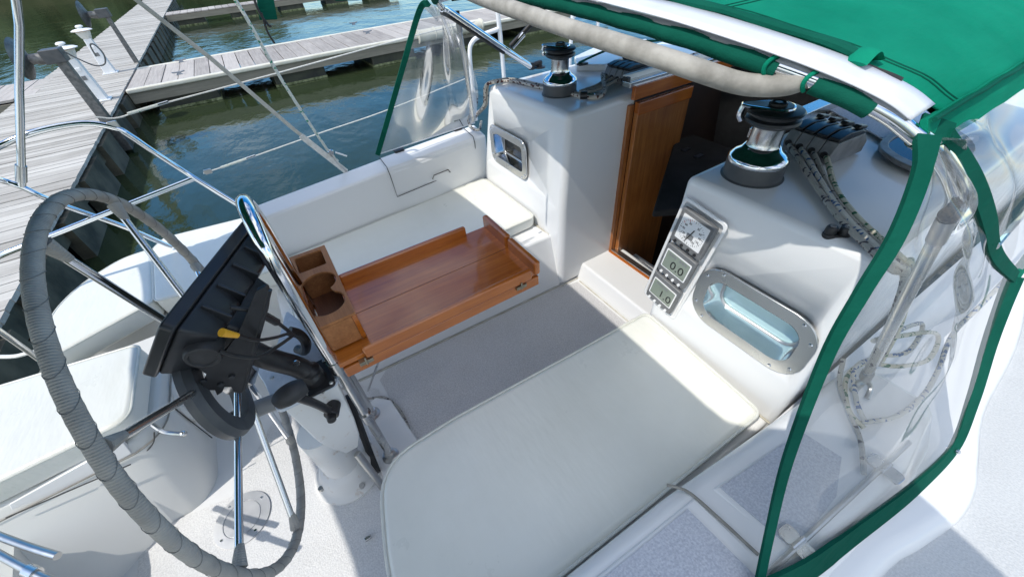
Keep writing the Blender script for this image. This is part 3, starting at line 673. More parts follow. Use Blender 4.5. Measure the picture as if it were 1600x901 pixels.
# autopilot ring in front of the wheel
t = thing('wheel_pilot', 'dark grey autopilot ring with a clutch knob behind the wheel hub', 'autopilot drive', (-.31, .84, .63))
RC = P(341, 608, x=-.335)
rr = [(.112, -.016), (.115, 0), (.108, .015), (.078, .017), (.074, 0), (.078, -.016), (.112, -.016)]
MB().lathe(rr, RC, (1, 0, .08), 48, caps=False).build('drive_ring', M['grey_dark'], t)
mb = MB(); q = P(374, 662, y=.79); mb.tube([q + V((0, .02, .03)), q, q + V((.005, -.01, -.022))], .012, 12, 4, rf=lambda l, a_, s_: .7 + .5 * math.sin(PI * s_)); mb.build('clutch_knob', M['black'], t)

# ---- chartplotter seen from behind
C0 = V((-.264, .84, .90)); vd = (C0 - CAM).normalized()
e1 = V((.5, .86, .03)).normalized(); hd = (vd - e1 * vd.dot(e1)).normalized(); bn = -(e1.cross(hd)).normalized()
if bn.z > 0: bn = -bn
# lean the screen a little so that its back shows
Rt = Matrix.Rotation(math.radians(-7), 3, e1); hd = Rt @ hd; bn = Rt @ bn
def Q(a, b, c): return C0 + e1 * a + hd * b + bn * c
t = thing('chartplotter', 'black chartplotter seen from behind with a yellow cable plug', 'chartplotter', tuple(C0))
RQ = Matrix((e1, hd, bn)).transposed()
MB().prism(rrect(Q(0, 0, -.010), e1, hd, .305, .185, .012), bn * .022).build('bezel', M['satin_black'], t, .004)
MB().prism(rrect(Q(0, 0, -.0125), e1, hd, .27, .15, .004), bn * .002).build('screen', M['glass_dark'], t)
def qring(a0, a1, b0, b1, c): return [Q(a0, b0, c), Q(a1, b0, c), Q(a1, b1, c), Q(a0, b1, c)]
MB().loft([qring(-.145, .145, -.085, .085, .012), qring(-.135, .135, -.078, .080, .045), qring(-.12, .115, -.065, .072, .07)]).build('back_case', M['satin_black'], t, .006)
mb = MB()
for k, a in enumerate((-.085, -.03, .03, .085, .118)): mb.box(Q(a, -.075, .047), (.006, .03, .05), RQ)
mb.build('cooling_ribs', M['satin_black'], t, .002)
MB().loft([qring(-.09, .05, -.06, .06, .068), qring(-.085, .045, -.055, .055, .10)]).build('rear_housing', M['black'], t, .006)
kn = P(318, 553, y=.69); ka = (CAM - kn).normalized() * .5 - e1 * .6 + V((0, 0, -.35))
MB().lathe([(.030, -.04), (.030, .004), (.027, .010), (.022, .011), (.020, .008), (.0, .009)], kn, ka, 28).build('card_door_knob', M['rubber'], t)
def notch(u, v, r=9): return [(u - r, v), (u - r * .6, v - r * .9), (u + r * .6, v - r * .9), (u + r, v)]
bp_ = [(296, 566), (322, 575), (352, 548), (372, 520), (400, 455), (414, 448), (422, 458), (418, 486), (384, 606), (378, 614)] + notch(356, 613)[::-1] + notch(330, 618)[::-1] + [(314, 622), (309, 612), (322, 585)]
MB().prism([P(u, v, y=.705) for u, v in bp_], (.004, .010, 0)).build('mount_bracket', M['black'], t, .0015)
MB().tube([P(420, 452, y=.71), P(402, 520, y=.71), P(380, 606, y=.71)], .006, 8, 1).build('bracket_edge', M['black'], t)
for u, v in ((318, 594), (345, 600), (362, 588)): MB().lathe([(.006, 0), (.005, -.004)], P(u, v, y=.704), (0, 1, 0), 10).build('bracket_screw', M['satin_black'], t)
# plug and leads
y1 = P(346, 519, y=.66); y2 = P(371, 524, y=.672)
MB().tube([y1, y1 * .5 + y2 * .5, y2], .0065, 12, 1, rf=lambda l, a_, s_: 1.2 - .45 * s_).build('yellow_plug', M['yellow'], t)
MB().tube([y2, P(400, 531, y=.69), P(430, 527, y=.73), P(452, 521, y=.80), P(465, 526, y=.86)], .0036, 8, 6).build('cable', M['hose'], t)
MB().tube([P(343, 548, y=.66), P(370, 556, y=.665), P(405, 557, y=.68), P(435, 540, y=.73), P(458, 524, y=.82)], .0038, 8, 6).build('cable', M['hose'], t)
MB().tube([P(360, 480, y=.72), P(395, 486, y=.72), P(425, 498, y=.75), P(455, 520, y=.82)], .0042, 8, 5).build('cable', M['hose'], t)
MB().tube([P(405, 488, y=.725), P(432, 503, y=.755)], .0085, 10, 1).build('cable_strain_relief', M['black'], t)
# swivel arm
t = thing('plotter_arm', 'thick black swivel arm carrying the chartplotter off the pedestal plate', 'mount', tuple(P(490, 595, z=.53)))
MB().tube([P(385, 545, y=.83), P(420, 560, y=.83), P(465, 573, y=.835), P(492, 590, z=.555)], .027, 20, 6).build('arm', M['black'], t)
MB().lathe([(.028, 0), (.030, .01), (.028, .055), (.015, .065)], P(495, 596, z=.53), seg=24).build('swivel', M['black'], t)
MB().prism(rrect(P(495, 592, z=.531), (1, 0, 0), (0, 1, 0), .085, .11, .012), (0, 0, .01)).build('foot_plate', M['black'], t, .003)
mb = MB(); [mb.lathe([(.006, .01), (.004, .014)], P(495, 592, z=.532) + V((a, b, 0)), seg=8) for a in (-.033, .033) for b in (-.045, .045)]; mb.build('bolts', M['steel_dull'], t)
MB().lathe([(.0085, 0), (.008, .004)], P(463, 567, y=.805), (0, -1, .35), 14).build('lock_button', M['steel'], t)
t = MB().tube([P(452, 517, y=.90), P(468, 522, y=.90), P(478, 535, z=.62), P(476, 548, z=.56), P(465, 545, z=.55)], .013, 10, 5).build('cable_bundle', M['hose']); tag(t, 'black taped cable bundle between the chartplotter and the guard hoop', 'cable')

# ================================================================== DECK GEAR
# winch: rubber skirt, polished bell, drum, self-tailing jaws, stripper arm
def winch(loc, label, armdir):
    loc = V(loc); t = thing('winch', label, 'winch', tuple(loc), 'self tailing winches on the cabin pods')
    MB().lathe([(.077, -.012), (.077, .006), (.0715, .008), (.0715, .044), (.0705, .05)], loc, seg=40).build('skirt', M['grey_dark'], t)
    MB().lathe([(.0705, .046), (.072, .05), (.072, .055), (.0685, .062), (.058, .071), (.046, .080), (.040, .088)], loc, seg=48).build('bell', M['chrome'], t, angle=60)
    MB().lathe([(.041, .084), (.0375, .092), (.0365, .10), (.0365, .132), (.040, .142)], loc, seg=40).build('drum', M['steel'], t, angle=60)
    MB().lathe([(.044, .138), (.058, .145), (.062, .150), (.060, .156), (.050, .160), (.050, .163), (.061, .167), (.064, .172), (.060, .176), (.03, .180), (.0, .181)], loc, seg=40).build('self_tailing_jaw', M['satin_black'], t)
    a = armdir; d = V((math.cos(a), math.sin(a), 0)); n = V((-d.y, d.x, 0))
    o = loc + V((0, 0, .178))
    sh = [o + n * .036 * math.sin(q) + d * (-.036 * math.cos(q)) for q in [math.radians(-80 + 160 * k / 10) for k in range(11)]] + [o + d * .062 + n * .014, o + d * .074 + n * .006, o + d * .074 - n * .008, o + d * .062 - n * .014]
    MB().prism(sh, (0, 0, .007)).build('stripper_arm', M['satin_black'], t, .003)
    ar = LAST[0]
    MB().tube([p + V((0, 0, .0035)) for p in sh], .0035, 6, 1, True).build('arm_edge', M['chrome'], ar)
    MB().lathe([(.020, .006), (.020, .012), (.016, .014), (.014, .011), (.009, .011), (.008, .013), (0, .013)], o, seg=24).build('socket', M['black'], ar)
    MB().tube([o + d * .07 + V((0, 0, .003)), o + d * .074 + V((0, 0, -.02)), o + d * .066 + V((0, 0, -.034))], .008, 10, 3).build('line_guide', M['chrome'], ar)
    return t
w1 = winch((1.035, .495, .868), 'starboard self tailing winch with brown black skirt beside the instruments', math.radians(125))
w2 = dup(w1, (1.098, 1.425, .868), math.radians(0), 'port self tailing winch on the far pod beside the teak door')

# rope clutches: one body with four levers
def clutch(loc, rot, label):
    t = thing('rope_clutch', label, 'rope clutch', (0, 0, 0), 'rope clutch banks on the coachroof')
    w = .033
    mb = MB()
    for k in range(4):
        y = (k - 1.5) * w
        mb.loft([[V((x, y - .0155, z)) for x, z in ((-.075, 0), (-.085, .03), (-.07, .058), (.045, .058), (.075, .03), (.075, 0))], [V((x, y + .0155, z)) for x, z in ((-.075, 0), (-.085, .03), (-.07, .058), (.045, .058), (.075, .03), (.075, 0))]])
    mb.build('body', M['clutchgrey'], t, .002)
    mb = MB()
    for k in range(4): mb.lathe([(.009, 0), (.009, .004)], (-.0865, (k - 1.5) * w, .026), (1, 0, .2), 14)
    mb.build('rope_hole', M['black'], t)
    for k in range(4):
        y = (k - 1.5) * w
        MB().loft([[V((x, y - .0135, z)) for x, z in ((-.07, .059), (-.072, .068), (-.03, .076), (.03, .07), (.055, .058))], [V((x, y + .0135, z)) for x, z in ((-.07, .059), (-.072, .068), (-.03, .076), (.03, .07), (.055, .058))]]).build('lever', M['satin_black'], t, .003)
        lv = LAST[0]
        MB().loft([[V((.012, y - .009, .0735)), V((.05, y - .009, .066)), V((.055, y - .009, .074)), V((.018, y - .009, .082))], [V((.012, y + .009, .0735)), V((.05, y + .009, .066)), V((.055, y + .009, .074)), V((.018, y + .009, .082))]]).build('handle', M['black'], lv, .003)
    t.location = loc; t.rotation_euler = (0, 0, rot); return t
c1 = clutch((1.285, .455, .882), math.radians(-4), 'starboard rope clutch bank of four black levers beside the near winch')
c2 = dup(c1, (1.40, 1.33, .880), math.radians(2), 'port rope clutch bank of four levers behind the far winch')

# cam cleat
def camcleat():
    p = V((.93, .228, .868)); t = thing('cam_cleat', 'small black cam cleat beside the rope tails on the near pod', 'cam cleat', tuple(p))
    d = V((.72, -.69, 0)).normalized(); n = V((-d.y, d.x, 0)); R = Matrix((d, n, V((0, 0, 1)))).transposed()
    MB().prism(rrect(p + V((0, 0, -.004)), d, n, .05, .024, .010), (0, 0, .011)).build('base', M['black'], t, .003)
    for s_ in (-1, 1):
        c = p + d * .0135 * s_
        MB().lathe([(.010, .006), (.0115, .010), (.011, .021), (.009, .024)], c, seg=16).build('jaw', M['black'], t)
        MB().lathe([(.006, 0), (.006, .002), (.0038, .002), (.0034, .0006), (0, .0006)], c + V((0, 0, .024)), seg=14).build('rivet', M['clutchgrey'], LAST[0])
camcleat()
# snap shackle lying by the port winch
p = P(912, 149, z=.895); t = thing('snap_shackle', 'black snap shackle with a steel pin beside the far winch', 'shackle', tuple(p))
d = (P(935, 150, z=.89) - p).normalized(); d.z = 0
MB().tube([p - d * .014 + V((0, 0, .0)), p + d * .014], .015, 12, 1).build('body', M['black'], t, .002)
MB().tube([p + d * .014, p + d * .04, p + d * .046 + V((0, .006, 0)), p + d * .04 + V((0, .011, 0)), p + d * .014 + V((0, .011, 0))], .003, 8, 4).build('pin', M['chrome'], t)

# ---- three instruments in a recessed strip on the starboard pod
IX = .8835
def text(s, loc, size, parent, m, name='digits', rotz=0, align='CENTER', sq=1):
    cu = bpy.data.curves.new(name, 'FONT'); cu.body = s; cu.size = size; cu.align_x = align; cu.align_y = 'CENTER'; cu.extrude = .0003; cu.materials.append(m)
    tmp = bpy.data.objects.new(name, cu); COL.objects.link(tmp); bpy.context.view_layer.update()
    me = bpy.data.meshes.new_from_object(tmp.evaluated_get(bpy.context.evaluated_depsgraph_get())); bpy.data.objects.remove(tmp); bpy.data.curves.remove(cu)
    o = bpy.data.objects.new(name, me); COL.objects.link(o)
    R = Matrix(((0, 0, -1), (-1, 0, 0), (0, 1, 0)))  # x right = -Y, up = +Z, faces -X
    R = R @ Matrix.Rotation(rotz - .15, 3, 'Z')
    root = parent
    while root.parent: root = root.parent
    o.parent = parent
    o.matrix_basis = Matrix.LocRotScale(V(loc) - root.location, R.to_quaternion(), V((sq, 1, 1)))
    return o
EZ = V((0, -.15, .989)).normalized(); EY = V((0, EZ.z, -EZ.y))
cst = V((IX + .004, .5335, .6085))
MB().plate(rrect(cst, EY, EZ, .146, .425, .016), [rrect(cst, EY, EZ, .126, .402, .010)], (-.0055, 0, 0)).build('instrument_surround', M['gel'], boat, .003)
def instrument(cy, cz, label, kind, w=.110, h=.118):
    c = V((IX, cy, cz)); t = thing('instrument', label, 'instrument', tuple(c), 'sailing instruments on the starboard pod')
    MB().prism(rrect(c, EY, EZ, w, h, .008), (-.016, 0, 0)).build('case', M['inst'], t, .005)
    f = c + V((-.0162, 0, 0))
    s_ = .088 if kind == 'dial' else .086
    sh = .086 if kind == 'dial' else .066
    MB().prism(rrect(f + EZ * .006, EY, EZ, s_ + .008, sh + .008, .004), (-.0012, 0, 0)).build('screen_rim', M['clutchgrey'] if kind == 'dial' else M['white_plastic'], t)
    MB().prism(rrect(f + EZ * .006 + V((-.0013, 0, 0)), EY, EZ, s_, sh, .003), (-.0006, 0, 0)).build('screen', M['dial'] if kind == 'dial' else M['lcd'], t)
    scr = LAST[0]
    for k in range(4):
        b = c + V((-.016, 0, 0)) + EY * (.036 - .024 * k) + EZ * -.05; MB().tube([b, b + V((-.004, 0, 0))], .0048, 12, 1).build('button', M['black'] if kind == 'dial' else M['white_plastic'], t)
    return t, f + V((-.0022, 0, 0)) + EZ * .006, scr
t, f, scr = instrument(.5137, .739, 'round wind dial instrument at the top of the instrument column', 'dial', .114, .122)
mb = MB(); red = MB()
for k in range(36):
    a = math.radians(k * 10); dd = EY * -math.sin(a) + EZ * math.cos(a)
    big = k % 3 == 0
    tgt = red if 30 <= (k * 10) % 360 and (300 <= k * 10 <= 350) else mb
    tgt.tube([f + dd * .041, f + dd * (.034 if big else .038)], .0007 if big else .0005, 4, 1)
mb.build('dial_ticks', M['ink'], scr, smooth=False); red.build('red_arc', M['red'], scr, smooth=False)
for k, s_ in ((1, '30'), (2, '60'), (3, '90'), (4, '120'), (5, '150'), (7, '150'), (8, '120'), (9, '90'), (10, '60'), (11, '30')):
    a = math.radians(k * 30); dd = EY * -math.sin(a) + EZ * math.cos(a)
    text(s_, f + dd * .028, .0088, scr, M['ink'], 'dial_number')
MB().prism(rrect(f + EZ * -.014, EY, EZ, .022, .018, .001), (-.0004, 0, 0)).build('small_display', M['grey'], scr)
MB().prism([f + V((-.001, 0, 0)) + p for p in (EZ * .014 - EY * .004, EZ * .014 - EY * .0075, EZ * -.036 + EY * .0085, EZ * -.036 + EY * .0105)], (-.0006, 0, 0)).build('needle', M['ink'], scr)
t, f, scr = instrument(.5335, .6085, 'digital instrument reading 0.0 in the middle of the column', 'lcd')
text('0.0', f + EY * -.008 + EZ * -.009, .042, scr, M['ink']); mb = MB()
[mb.box(f + EY * (.03 - .0098 * k) + EZ * .024, (.0004, .007, .0085)) for k in range(7) if k not in (3,)]; mb.build('status_segments', M['grey'], scr)
t, f, scr = instrument(.5533, .478, 'digital instrument reading 1.0 at the bottom of the column', 'lcd')
text('1.0', f + EY * -.014 + EZ * -.009, .042, scr, M['ink']); mb = MB()
[mb.box(f + EY * (.028 - .0095 * k) + EZ * .024, (.0004, .007, .0075)) for k in range(5)]; mb.build('status_segments', M['grey'], scr)

# ---- running rigging on the roof
def ropeobj(name, label, cat, pts, r, m, group=None, res=6):
    o = MB().tube(pts, r, 8, res).build(name, m); return tag(o, label, cat, group)
base = [(1262, 268), (1285, 305), (1315, 345), (1350, 380), (1392, 420)]
for k, (off, m, lab) in enumerate(((0, 'rope_grey', 'grey flecked sheet tail, lowest of the rope bundle from the near clutch'), (1, 'rope_blue', 'blue flecked sheet tail second in the rope bundle from the near clutch'), (2, 'rope_grey', 'plain grey sheet tail between blue and green flecked ropes'), (3, 'rope_green', 'green flecked sheet tail, uppermost of the rope bundle from the near clutch'))):
    pts = []
    for i, (u, v) in enumerate(base):
        q = P(u, v, z=.888); s_ = (1.35, 1.1, .95, .9, .9)[i]
        pts.append(q + V((.012, .012, 0)) * 0 + V((.014 * off * s_, -.0015 * off, .003 * (off % 2))))
    st = V((1.20, .405 + .033 * (3 - off) - .0, .905)); pts[0] = st
    e = pts[-1]
    pts += [V((.92 + .018 * off, .088 + .004 * off, .85)), V((.93 + .022 * off, .055, .72)), V((.95 + .02 * off, .03, .58))]
    ropeobj('rope_tail', lab, 'rope', pts, .0068, M[m], 'rope tails from the near clutch')
# bights of rope behind the clear curtain
ropeobj('rope_bight', 'green flecked rope hanging in a wide bight round the curtain strut foot', 'rope', [V((.965, .06, .66)), P(1462, 520, z=.50), P(1452, 560, z=.485), P(1405, 572, z=.478), P(1350, 568, z=.478), P(1322, 592, z=.476), P(1326, 640, z=.476), P(1350, 668, z=.475)], .0056, M['rope_green'])
ropeobj('rope_bight', 'blue flecked rope bight nested inside the green flecked one on the starboard ledge', 'rope', [V((.955, .062, .66)), P(1440, 505, z=.51), P(1420, 548, z=.50), P(1370, 558, z=.492), P(1336, 575, z=.49), P(1338, 625, z=.488), P(1352, 660, z=.487)], .0056, M['rope_blue'])
ropeobj('rope_tail', 'blue flecked rope running forward along the starboard ledge behind clear vinyl', 'rope', [P(1345, 660, z=.475), P(1400, 650, z=.475), P(1440, 620, z=.475), P(1465, 580, z=.48), P(1490, 520, z=.50), V((1.6, -.03, .5)), V((2.2, -.02, .5))], .0056, M['rope_blue'])
ropeobj('rope_tail', 'grey flecked rope looped over the starboard ledge into a locker', 'rope', [P(1318, 560, z=.52), P(1312, 600, z=.48), P(1330, 650, z=.475), P(1345, 690, z=.47), P(1350, 740, z=.468)], .0056, M['rope_grey'])
# port lines along the pod edge
for k, (m, lab) in enumerate((('rope_red', 'dark flecked rope hanging over the port pod corner'), ('rope_grey', 'grey rope lying behind the dark flecked rope on the port pod'))):
    dx = .014 * k
    ropeobj('rope_tail', lab, 'rope', [V((1.31 + dx, 1.38 + .033 * k, .905)), P(935, 152 - 2 * k, z=.883), P(850, 138 - 4 * k, z=.877), P(800, 127 - 3 * k, z=.874), P(768, 130 - 2 * k, z=.872), V((.94 + dx, 1.81, .85)), V((.945 + dx, 1.85, .76)), P(745, 178, z=.68) + V((dx, 0, 0)), P(735, 197, z=.62) + V((0, dx, 0)), P(748, 203, z=.612), P(752, 190, z=.62)], .007, M[m], 'ropes on the port pod')
for k, v in enumerate((128, 133, 138)):
    ropeobj('rope_tail', ('upper', 'middle', 'lower')[k] + ' dark rope between the far winch and its clutch', 'rope', [P(906, 143 + 2 * k, z=.885), P(935, 132 + 4 * k, z=.89), V((1.31, 1.30 + .033 * (2 - k) * 1, .905))], .006, M['rope_grey'], 'dark ropes into the far clutch')
ropeobj('mainsheet_line', 'flecked line along the top of the hatch rail beyond the padded bar', 'rope', [V((1.5, 1.31, .915)), V((2.0, 1.28, .925)), V((3.0, 1.2, .935))], .007, M['rope_red'])

# ================================================================== DODGER
AE_S = V((.72, .155, 1.160)); AE_P = V((.74, 1.715, 1.195))
ARC = [(.72, .155, 1.160), (.685, .20, 1.193), (.635, .285, 1.228), (.585, .42, 1.262), (.56, .52, 1.279), (.54, .70, 1.297), (.535, .92, 1.305), (.55, 1.15, 1.30), (.59, 1.38, 1.281), (.645, 1.55, 1.25), (.74, 1.715, 1.195)]
arc = catmull(ARC, 8)
def seg_(t0, t1): 
    n = len(arc) - 1; return arc[int(t0 * n):int(t1 * n) + 1]
dod = thing('dodger', 'green canvas dodger with clear vinyl sides over the companionway', 'dodger', (1.2, .9, .88))
FW = [V((1.75, .165, 1.19)), V((1.75, .28, 1.25)), V((1.75, .5, 1.30)), V((1.75, .92, 1.325)), V((1.75, 1.35, 1.30)), V((1.75, 1.60, 1.25)), V((1.75, 1.70, 1.2))]
fwc = catmull(FW, 14)
def onarc(a, t):
    i = t * (len(a) - 1); k = min(int(i), len(a) - 2); return a[k].lerp(a[k + 1], i - k)
def top(s, t, lift=.02, puck=1):
    p = onarc(arc, t).lerp(onarc(fwc, t), s)
    sag = .018 * math.sin(PI * min(1, s * 1.0)) * math.sin(PI * t)
    return p + V((0, 0, lift - sag + .004 * math.sin(t * 23 + s * 5) * s * math.sin(PI * t) + puck * (.0016 * math.sin(t * 61 + 3 * math.sin(s * 9)) * math.exp(-s * 9) + .0015 * math.sin(s * 70 + t * 9) * math.exp(-t * 14))))
def solidify(o, th):
    m = o.modifiers.new('thick', 'SOLIDIFY'); m.thickness = th; m.offset = -1; return o
solidify(MB().grid(lambda s, t: top(.044 + s * .956, t), 40, 60).build('canopy', M['canvas'], dod), .003)
MB().grid(lambda s, t: top(.05 + s * .94, .02 + t * .96, .008, 0), 20, 30).build('canopy_shade_sheet', M['canopy_shade'], dod)  # added dark sheet: painted shade for the winch bell to reflect
# white vinyl strip along the after edge, canvas flap with turned edge above it
solidify(MB().grid(lambda s, t: top(-.016 + s * .060, .025 + .975 * t, .0185 + .004 * s, 0), 3, 80).build('edge_strip', M['tape'], dod), .002)
flap = MB().tube([top(.052 + .003 * math.sin(k * .55), .17 + .83 * k / 40, .024) for k in range(41)], .0075, 10, 3, rf=lambda l, a, s: 1 + .12 * math.sin(l * 60)).build('flap_roll', M['shaded_trim'], dod)
mb = MB(); mb.tube([top(.075, .165, .022), top(.05, .165, .036), top(.03, .166, .024)], .014, 8, 4, flat=(0, 0, 1)); mb.build('flap_strap', M['canvas'], dod)
mb = MB(); mb.tube([top(.046, .11 + .005 * k, .020) for k in range(12)], .0045, 6, 1); mb.build('zip_end', M['black'], dod)
# seams
for sv in (.085, .094): MB().tube([top(sv, k / 60, .0205) for k in range(61)], .0012, 5, 1).build('seam', M['shaded_trim'], dod)
for tv in (.33, .34, .66, .67): MB().tube([top(.06 + .93 * k / 40, tv, .0205) for k in range(41)], .0010, 5, 1).build('seam', M['shaded_trim'], dod)
# after bow with sleeves
MB().tube(arc, .0112, 16, 1).build('after_bow', M['chrome'], dod)
for a, b in ((.122, .192), (.234, .76), (.80, .93)):
    MB().tube([p + V((-.001, 0, -.003)) for p in seg_(a, b)], .0132, 14, 1, rf=lambda l, a_, s: 1 + .05 * math.sin(l * 70 + a_)).build('bow_sleeve', M['shaded_trim'], dod)
for tt in (.194, .232): 
    mb = MB()
    p = onarc(arc, tt); d = (onarc(arc, tt + .02) - onarc(arc, tt - .02)).normalized(); n = d.orthogonal().normalized(); b = d.cross(n)
    mb.tube([p + (n * math.cos(a) + b * math.sin(a)) * .0150 + d * .004 * math.sin(a * 2) for a in [2 * PI * k / 14 for k in range(14)]], .0030, 8, 2, True)
    mb.build('sleeve_hem', M['canvas'], dod)
# padded grab bar behind the bow
gb = [P(1258, 104, x=.645), P(1261, 118, x=.642), P(1252, 125, x=.636), P(1228, 132, x=.625), P(1190, 134, x=.61), P(1150, 129, x=.59), P(1090, 110, x=.555), P(1000, 80, x=.525), P(880, 42, x=.50), P(760, 0, x=.495), P(705, -22, x=.505), P(668, -32, x=.53), P(655, -30, x=.57), P(668, -16, x=.61)]
MB().tube(gb, .0150, 16, 8, rf=lambda l, a, s: (.84 + .16 * min(1, s / .22)) * (1 + .01 * math.sin(l * 45) + .008 * math.sin(a * 3 + l * 20))).build('grab_bar', M['greytube'], dod)
# bow legs
LEG_P = [AE_P, V((.80, 1.752, 1.165)), V((1.02, 1.80, 1.02)), V((1.225, 1.838, .885))]
LEG_S = [AE_S, P(1462, 236, x=.76), P(1488, 275, x=.80), P(1497, 310, x=.83), V((.93, .088, .96)), V((1.25, .10, .89))]
MB().tube(LEG_P, .0135, 14, 5).build('bow_leg', M['chrome'], dod)
MB().tube(LEG_S, .0135, 14, 5).build('bow_leg', M['chrome'], dod)
MB().tube([p + V((-.002, .002, -.013)) for p in catmull(LEG_P, 5)[:12]], .010, 10, 1).build('leg_sleeve', M['black'], dod)
mb = MB(); fp = V((1.235, 1.84, .868)); mb.lathe([(.03, 0), (.03, .006), (.014, .008), (.013, .03), (.006, .034)], fp + V((.05, 0, 0)), seg=16); mb.tube([fp + V((-.01, 0, .02)), fp + V((.06, 0, .022))], .012, 10, 1); mb.lathe([(.017, 0), (.015, .03)], fp + V((0, 0, .002)), seg=14); mb.build('deck_hinge', M['black'], dod)
MB().tube([P(797, 73, y=1.80), P(830, 38, y=1.79), P(862, -4, y=1.77)], .0115, 12, 3).build('forward_bow', M['black'], dod)
MB().tube([P(800, 72, y=1.80) + V((.0, 0, -.005)), P(818, 52, y=1.79) + V((0, 0, -.004))], .013, 12, 1).build('bow_fitting', M['chrome'], dod)
# struts
def strut(a, b, name='strut'):
    d = (b - a).normalized(); mb = MB(); mb.tube([a, b], .0105, 12, 1); mb.build(name, M['steel'], dod); s_ = LAST[0]
    mb = MB(); mb.tube([a - d * .004, a + d * .045], .0125, 12, 1); mb.tube([b - d * .03, b], .0125, 12, 1); mb.build('strut_end', M['steel_dull'], s_)
    mb = MB(); mb.ball(a - d * .012, .013); mb.box(a - d * .025, (.018, .014, .022)); mb.build('strut_clamp', M['black'], s_, .002)
strut(P(716, 32, y=1.775), P(740, 188, y=1.955))
sa, sb = P(1478, 345, x=.82), P(1352, 590, x=.905)
sb = P(1352, 590, x=.99)
strut(sa, sb)
mb = MB(); mb.tube([sb, sb + V((.015, -.02, -.03)), sb + V((-.01, -.03, -.045))], .006, 8, 3); mb.tube([sb + V((-.02, 0, -.012)), sb + V((.02, -.01, -.02))], .005, 8, 1); mb.build('strut_hook', M['steel_dull'], dod)
mb = MB(); mb.tube([sb + V((0, 0, -.02)), V((sb.x + .01, sb.y, .46))], .009, 10, 1); mb.build('strut_post', M['steel_dull'], dod)
# clear side curtains
B0 = catmull([P(1449, 212, x=.72), P(1438, 275, x=.69), P(1400, 370, x=.645), P(1345, 460, x=.60), P(1290, 560, x=.56), P(1230, 720, x=.52), P(1203, 830, z=.535), P(1182, 930, z=.472)], 8)
B1 = catmull([P(1478, 213, x=.755), P(1510, 262, x=.82), P(1530, 305, x=.88), P(1544, 350, x=.95), P(1550, 385, x=1.02), P(1562, 408, x=1.10), P(1585, 432, x=1.25)], 8)
SK = catmull([P(1585, 432, x=1.25), P(1566, 480, x=1.22), P(1545, 540, x=1.18), P(1520, 625, x=1.13), P(1490, 700, z=.40), P(1430, 762, z=.415), P(1340, 832, z=.425), P(1262, 890, z=.455), P(1182, 930, z=.472)], 8)
def side(s, t):
    a = onarc(B0, t); skn = onarc(SK, 1 - s)     # s: 0 at after edge, 1 forward
    b = onarc(B1, min(1, t * 1.0))
    tp = a.lerp(b, s)
    bt = onarc(B0, 1).lerp(onarc(B1, 1), s)
    p = tp + (skn - bt) * t ** 1.6
    n = V((-.15, -1, .1)).normalized()
    w_ = math.sin(PI * s) * math.sin(PI * min(1, t * 1.02))
    rip = .012 * math.sin(9 * s + 5 * t + 2 * math.sin(3 * t)) + .008 * math.sin(23 * s - 7 * t) + .005 * math.sin(31 * t + 11 * s)
    return p + n * (rip * w_ * 1.1 + .015 * w_)
MB().grid(side, 50, 60).build('side_window', M['clear'], dod, angle=180)
def band(pts, w, nrm, th=.004, m='shaded_trim', name='window_binding', wf=None):
    p = [V(q) for q in pts]; mb = MB(); rings = []
    for i in range(len(p)):
        d = (p[min(i + 1, len(p) - 1)] - p[max(i - 1, 0)]).normalized(); n = V(nrm).normalized(); b = d.cross(n).normalized(); n = b.cross(d).normalized()
        ww = w * (wf(i / (len(p) - 1)) if wf else 1)
        rings.append([p[i] + b * ww + n * th, p[i] - b * ww + n * th, p[i] - b * ww - n * th, p[i] + b * ww - n * th])
    mb.loft(rings); return mb.build(name, M[m], dod, angle=60)
seen = lambda q: (CAM - q)
band(B0, .0078, (-.5, -.6, .6), wf=lambda s: 1.35 - .45 * s if s > .1 else 1.9 - 5.5 * s)
band(B1, .0145, (-.3, -.8, .5), wf=lambda s: .75 + .4 * math.sin(PI * min(1, s)) + .5 * max(0, s - .75))
band(SK, .017, (-.3, -1, .6), wf=lambda s: 1.5 - 1.2 * s if s < .5 else .9 + .9 * (s - .5) * 2 * (1 if s < .8 else 1.2 - (s - .8) * 2))
# canopy side valance and the forward clear window under it
vt = [top(s, 0, .015) for s in [k / 20 for k in range(21)]]
band([p + V((0, -.006, -.012)) for p in vt], .022, (-.1, -1, .5), m='canvas', name='valance')
MB().tube([p + V((0, -.006, .010)) for p in vt], .003, 8, 1).build('valance_seam', M['shaded_trim'], dod)
mb = MB(); mb.prism([P(1432, 200, x=.73), P(1440, 178, x=.74), P(1490, 195, x=.78), P(1482, 225, x=.76), P(1445, 235, x=.725)], (-.003, -.003, .004)); mb.build('corner_patch', M['shaded_trim'], dod, .0015)
def fside(s, t):
    a = top(s, 0, -.005) + V((0, -.004, 0)); b = onarc(B1, min(1, s * 1.6)) if s * 1.6 <= 1 else onarc(B1, 1) + V(((s * 1.6 - 1) * .9, -.03 * (s * 1.6 - 1), -.12 * (s * 1.6 - 1)))
    w_ = math.sin(PI * t)
    return a.lerp(b, t) + V((0, -1, .3)) * w_ * (.012 + .010 * math.sin(13 * s + 4 * t) + .007 * math.sin(27 * s - 9 * t))
MB().grid(fside, 50, 30).build('forward_window', M['clear'], dod, angle=180)
band([P(1547, 378, x=1.0), P(1572, 350, x=1.18), P(1610, 305, x=1.5), P(1660, 255, x=1.9)], .006, (-.3, -.8, .5))
MB().tube([P(1552, 384, x=1.03), P(1580, 352, x=1.2), P(1620, 310, x=1.55), P(1665, 262, x=1.9)], .008, 10, 4).build('forward_bow', M['chrome'], dod)
band([onarc(B1, 1), P(1612, 395, x=1.45), P(1640, 340, x=1.8)], .016, (-.3, -.8, .5), m='canvas')
